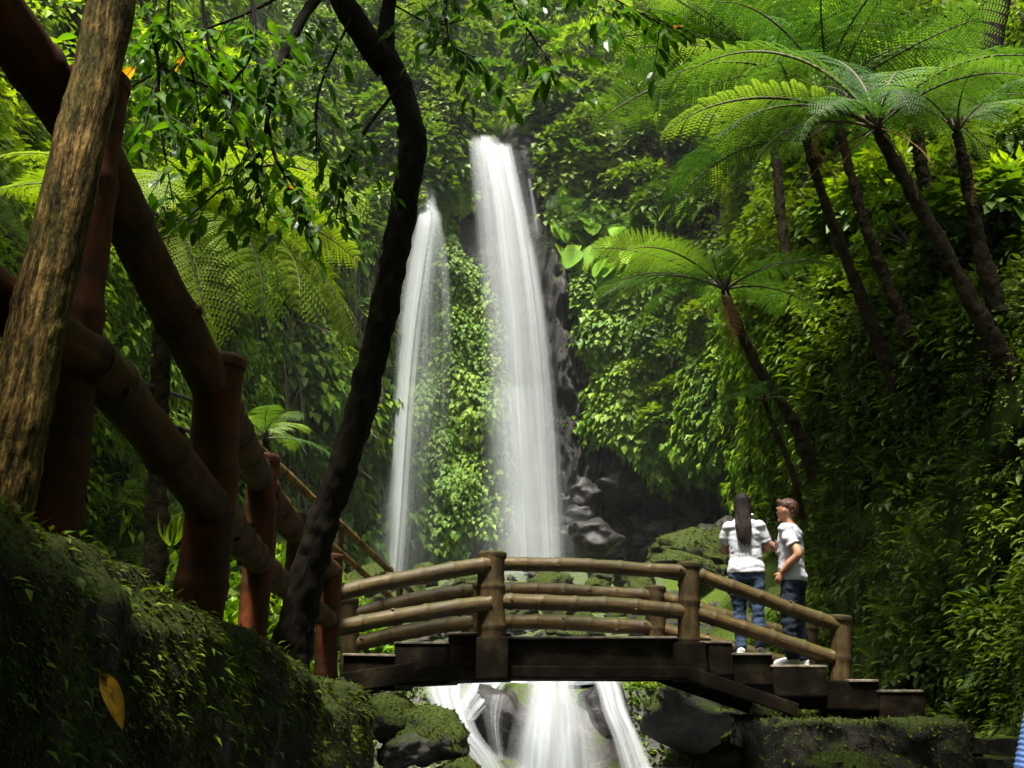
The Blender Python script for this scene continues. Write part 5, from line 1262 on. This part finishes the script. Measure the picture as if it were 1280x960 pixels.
M['jeans'] = mat_plain('blue_denim', [(0.3, (0.014, 0.024, 0.045)), (0.55, (0.024, 0.042, 0.078)), (0.75, (0.06, 0.09, 0.14))], 5, 0.85, 0.2, 0.003)
M['jeans_dark'] = mat_plain('dark_denim', [(0.3, (0.005, 0.008, 0.015)), (0.6, (0.011, 0.018, 0.032)), (0.8, (0.03, 0.042, 0.065))], 5, 0.85, 0.2, 0.003)
M['hair_black'] = mat_plain('black_hair', [(0.35, (0.003, 0.002, 0.0015)), (0.7, (0.014, 0.008, 0.005))], 1.0, 0.7, 0.12, 0.006, sc=(60, 60, 4))
M['hair_brown'] = mat_plain('reddish_brown_hair', [(0.35, (0.035, 0.010, 0.005)), (0.7, (0.10, 0.03, 0.014))], 1.0, 0.5, 0.5, 0.006, sc=(60, 60, 12))
M['shoe'] = mat_plain('white_canvas', [(0.3, (0.55, 0.55, 0.52)), (0.7, (0.75, 0.75, 0.72))], 20, 0.7, 0.3, 0.002)
M['phone'] = mat_plain('black_phone', [(0.3, (0.01, 0.01, 0.012)), (0.7, (0.02, 0.02, 0.024))], 20, 0.15, 0.5, 0.0005)
M['eye'] = mat_plain('dark_eye', [(0.3, (0.01, 0.006, 0.004)), (0.7, (0.015, 0.01, 0.008))], 20, 0.1, 0.5, 0.0005)
M['print'] = mat_plain('red_print', [(0.42, (0.3, 0.03, 0.05)), (0.55, (0.5, 0.42, 0.42))], 40, 0.8, 0.2, 0.001)

def person(loc, yaw, Hs, sex, label, armR, armL, tee, jeans, head_turn=0.0, lean=0.0, stance=0.09, pocket=False):
    """faces +Y before the turn; arms given as shoulder, elbow, wrist, hand direction, palm direction in body space"""
    e = empty('person', loc, label=label, cat='person'); e.rotation_euler = (0, 0, yaw); e.scale = (Hs, Hs, Hs)
    f = sex == 'f'
    hw, sw = (0.168, 0.165) if f else (0.15, 0.185)
    hz = 0.02
    torso = [(0.78, 0, 0, hw*0.9, 0.105), (0.86, 0, -0.005, hw, 0.115), (0.97, 0, 0.0, 0.128 if f else .135, 0.092), (1.08, 0, 0.0, 0.132 if f else .148, 0.1), (1.2, 0, 0.0, 0.148 if f else .168, 0.108), (1.29, 0, -0.01, 0.15 if f else .172, 0.095), (1.345, 0, -0.012, 0.09, 0.07), (1.37, 0, -0.01, 0.052, 0.052)]
    neck = tube([(0, -0.012, 1.33), (0, 0.0, 1.4), (0, 0.01, 1.46)], [0.058, 0.05, 0.05], 10, 14)
    ct, st_ = math.cos(head_turn), math.sin(head_turn)
    def hd(x, y, z): return (x*ct-y*st_, x*st_+y*ct+0.012, z)
    head = [ell((0, 0.012, 1.51), (0.074, 0.088, 0.1)), ell(hd(0, 0.018, 1.468), (0.058, 0.066, 0.075)),
            tube([hd(0, .085, 1.52), hd(0, .103, 1.488), hd(0, .088, 1.476)], [0.010, 0.015, 0.010], 6, 8),
            tube([hd(-.025, .082, 1.452), hd(0, .092, 1.452), hd(.025, .082, 1.452)], [0.006, 0.010, 0.006], 6, 8),
            tube([hd(-.03, .078, 1.418), hd(0, .088, 1.412), hd(.03, .078, 1.418)], [0.012, 0.016, 0.012], 6, 8),
            tube([hd(-.055, .078, 1.532), hd(0, .09, 1.534), hd(.055, .078, 1.532)], [0.009, 0.012, 0.009], 6, 8)]
    for s in (-1, 1): head.append(tube([hd(s*.074, -.008, 1.46), hd(s*.084, -.018, 1.49), hd(s*.08, -.014, 1.52)], [0.009, 0.017, 0.010], 6, 8))
    legs, pants, shoes = [], [], []
    for s, fw in ((-1, 0.03), (1, -0.03)):
        hip, knee, ank = (s*0.085, 0, 0.80), (s*(stance+0.0), fw*0.6+0.02, 0.44), (s*(stance+.005), fw, 0.075)
        legs.append(tube([hip, knee, ank], [0.075, 0.066, 0.046, 0.045, 0.032], 24, 14))
        ft = [(ank[0], ank[1]-0.03, 0.035), (ank[0]+s*.01, ank[1]+0.06, 0.035), (ank[0]+s*.022, ank[1]+0.15, 0.028)]
        legs.append(tube(ft, [0.032, 0.034, 0.024], 12, 12))
        pants.append(tube([hip, knee, (ank[0], ank[1], 0.06)], [0.102, 0.092, 0.066, 0.066, 0.05] if f else [0.098, 0.092, 0.075, 0.07, 0.062], 30, 18))
        shoes.append([tube([(ank[0], ank[1]-0.055, 0.04), (ank[0], ank[1]-0.01, 0.048), (ank[0]+s*.012, ank[1]+0.08, 0.04), (ank[0]+s*.024, ank[1]+0.165, 0.03)], [0.034, 0.042, 0.042, 0.028], 20, 14), tube([(ank[0], ank[1]-0.055, 0.013), (ank[0]+s*.012, ank[1]+0.06, 0.013), (ank[0]+s*.026, ank[1]+0.18, 0.013)], [0.036, 0.044, 0.026], 14, 14, flat=1.0, ref=(0, 0, 1))])
    arms, sleeves = [], []
    for (sh, el, wr, hdv, pv) in (armR, armL):
        sh, el, wr = map(np.array, (sh, el, wr))
        arms.append(tube([sh, (sh+el)/2, el, (el+wr)/2, wr], [0.036, 0.043, 0.036, 0.037, 0.025] if f else [0.038, 0.048, 0.042, 0.042, 0.028], 28, 14))
        arms += hand(wr, hdv, pv, 1.0)
        sleeves.append(ell(sh+np.array([-np.sign(sh[0])*0.012, 0, -0.005]), (.066, .07, .064) if f else (.074, .076, .07))); c = sh+(el-sh)*0.68; sleeves.append(tube([sh+np.array([-np.sign(sh[0])*0.03, 0, -0.012]), sh+(el-sh)*0.3, c], [0.064, 0.069, 0.072], 14, 16))
    body = link('body', skin_mesh('body', [rings(torso), neck]+head+legs+arms, M['skin'], 0.009, 2), e)
    d = 0.016
    sh_r = [(0.80, 0, 0, hw+0.022, 0.142), (0.86, 0, -0.005, hw+0.02, 0.138), (0.97, 0, 0, (0.128 if f else .135)+0.034, 0.122), (1.08, 0, 0, (0.132 if f else .148)+0.026, 0.124), (1.2, 0, 0, (0.148 if f else .168)+0.02, 0.126), (1.29, 0, -.01, (0.15 if f else .172)+0.012, 0.108), (1.345, 0, -.012, 0.1, 0.082), (1.365, 0, -.012, 0.07, 0.066)]
    shirt = link('shirt', skin_mesh('shirt', [rings(sh_r)]+sleeves, tee, 0.011, 3, 0.009, (9, 9, 26), 3 if f else 8), e)
    pr = [(0.70, 0, 0, 0.12, 0.1), (0.76, 0, -.005, hw-0.0, 0.122), (0.86, 0, -0.01, hw-0.004, 0.118), (0.93, 0, 0, 0.12, 0.085)]
    link('jeans', skin_mesh('jeans', [rings(pr)]+pants, jeans, 0.011, 2, 0.008, (12, 12, 22), 5), e)
    for s_ in shoes: link('shoe', skin_mesh('shoe', s_, M['shoe'], 0.009, 2), e)
    for s in (-1, 1):
        link('eye', skin_mesh('eye', [ell(hd(s*.032, .082, 1.508), (.011, .006, .006), 10)], M['eye'], 0.002, 1), body)
    return e, hd
step_z = lambda ypx: W(940, ypx, 10.62)[2]
we, hd = person((W(938, 800, 11.05)[0], 11.05, step_z(818)+0.004), math.radians(-14), 0.99, 'f', 'woman-length black hair, white T-shirt and blue jeans, standing on the bridge back turned'.replace('woman-length', 'person with long'),
            ((.165, -.01, 1.275), (.215, .06, 1.04), (.14, .2, 1.24), (-.2, .35, .9), (-1, 0, .2)), ((-.165, -.01, 1.275), (-.2, .1, 1.04), (-.03, .24, 1.24), (.3, .4, .8), (1, 0, .2)), M['tee'], M['jeans'], head_turn=-0.2)
hair = [ell((0, -.008, 1.535), (0.087, 0.098, 0.09)), rings([(1.56, 0, -.02, .085, .085), (1.46, 0, -.05, .088, .066), (1.36, .0, -.09, .08, .05), (1.24, .0, -.125, .07, .04), (1.15, .0, -.135, .05, .03), (1.09, .005, -.13, .024, .016)])]
for k in range(9):
    x = (k-4)*0.015; hair.append(tube([(x, -.09, 1.4), (x*1.1, -.145, 1.25), (x*0.9+RNG.normal(0, .012), -.15, 1.1-RNG.uniform(0, .08))], [0.018, 0.016, 0.004], 12, 8))
link('hair', skin_mesh('hair', hair, M['hair_black'], 0.008, 2, 0.006, (70, 70, 6), 4), we)
me_, hd2 = person((W(996, 800, 11.08)[0], 11.08, step_z(832)+0.004), math.radians(62), 1.02, 'm', 'person with short reddish brown hair, white T-shirt and dark jeans, side-on on the bridge',
            ((.19, -.01, 1.29), (.235, .1, 1.1), (.12, .3, 1.25), (-.2, .5, .7), (-1, .1, .2)), ((-.19, -.01, 1.29), (-.25, -.13, 1.04), (-.19, .05, .88), (.15, .5, -.8), (1, 0, 0)), M['tee'], M['jeans_dark'], head_turn=-0.25, stance=0.085)
link('hair', skin_mesh('hair', [ell((0, -.006, 1.552), (0.083, 0.095, 0.074)), rings([(1.575, 0, -.02, .082, .085), (1.51, 0, -.045, .076, .058), (1.455, 0, -.055, .058, .032)]), tube([(-.05, .06, 1.59), (0, .085, 1.6), (.05, .06, 1.59)], [.02, .03, .02], 8, 10)], M['hair_brown'], 0.008, 2, 0.006, (45, 45, 40), 7), me_)
# red print on the chest of the T-shirt: a patch lying on the cloth
a = np.linspace(-0.55, 0.55, 12); zz_ = np.linspace(1.08, 1.22, 10); A_, Z_ = np.meshgrid(a, zz_, indexing='ij')
pv = np.stack([np.sin(A_)*0.2, np.cos(A_)*0.142, Z_], -1).reshape(-1, 3); i_ = np.arange(11)[:, None]*10; j_ = np.arange(9)[None, :]
link('shirt_print', make_mesh('shirt_print', pv, np.stack([i_+j_, i_+10+j_, i_+11+j_, i_+j_+1], -1).reshape(-1, 4), M['print'], None, True), me_)
ph = link('phone', box_mesh('phone', 0.07, 0.009, 0.145, M['phone'], 0.004, 2), label='black phone held up between the two people', cat='phone')
mw = we.matrix_basis
ph.matrix_world = Matrix.Translation(mw @ Vector((.06, .29, 1.38))) @ Matrix.Rotation(math.radians(-14), 4, 'Z') @ Matrix.Rotation(-0.2, 4, 'X')


# ------------------------------------------------------------------ spray-laden air of the glen
HAZE = 0.00035
bm = bmesh.new(); bmesh.ops.create_cube(bm, size=1.0)
for v in bm.verts: v.co = Vector((v.co.x*240, 50+v.co.y*150, 29.5+v.co.z*67))
me = bpy.data.meshes.new('haze'); bm.to_mesh(me); bm.free()
m, t, out = nt('haze_air'); pv_ = N(t, 'ShaderNodeVolumePrincipled'); pv_.inputs['Color'].default_value = (0.9, 0.95, 0.93, 1); pv_.inputs['Density'].default_value = HAZE; pv_.inputs['Anisotropy'].default_value = 0.2
t.links.new(pv_.outputs[0], out.inputs['Volume']); me.materials.append(m)
link('haze', me, kind='stuff', label='faint mist hanging in the glen')

# things alike in look and place are told apart by their order across the view
ORD = ['leftmost', 'second from left', 'third from left', 'fourth from left', 'fifth from left', 'sixth from left', 'seventh from left', 'eighth from left', 'ninth from left', 'tenth from left', 'eleventh from left', 'twelfth from left', 'thirteenth from left', 'fourteenth from left', 'fifteenth from left', 'sixteenth from left']
same = {}
for o in SC.objects:
    if o.parent is None and o.get('category'): same.setdefault(o['label'], []).append(o)
for lab, os_ in same.items():
    if 1 < len(os_) <= 16 and len(lab.split()) <= 13:
        os_.sort(key=lambda o: float(project(np.array(o.location[:]))[0]))
        for o, w_ in zip(os_, ORD): o['label'] = w_ + ', ' + lab
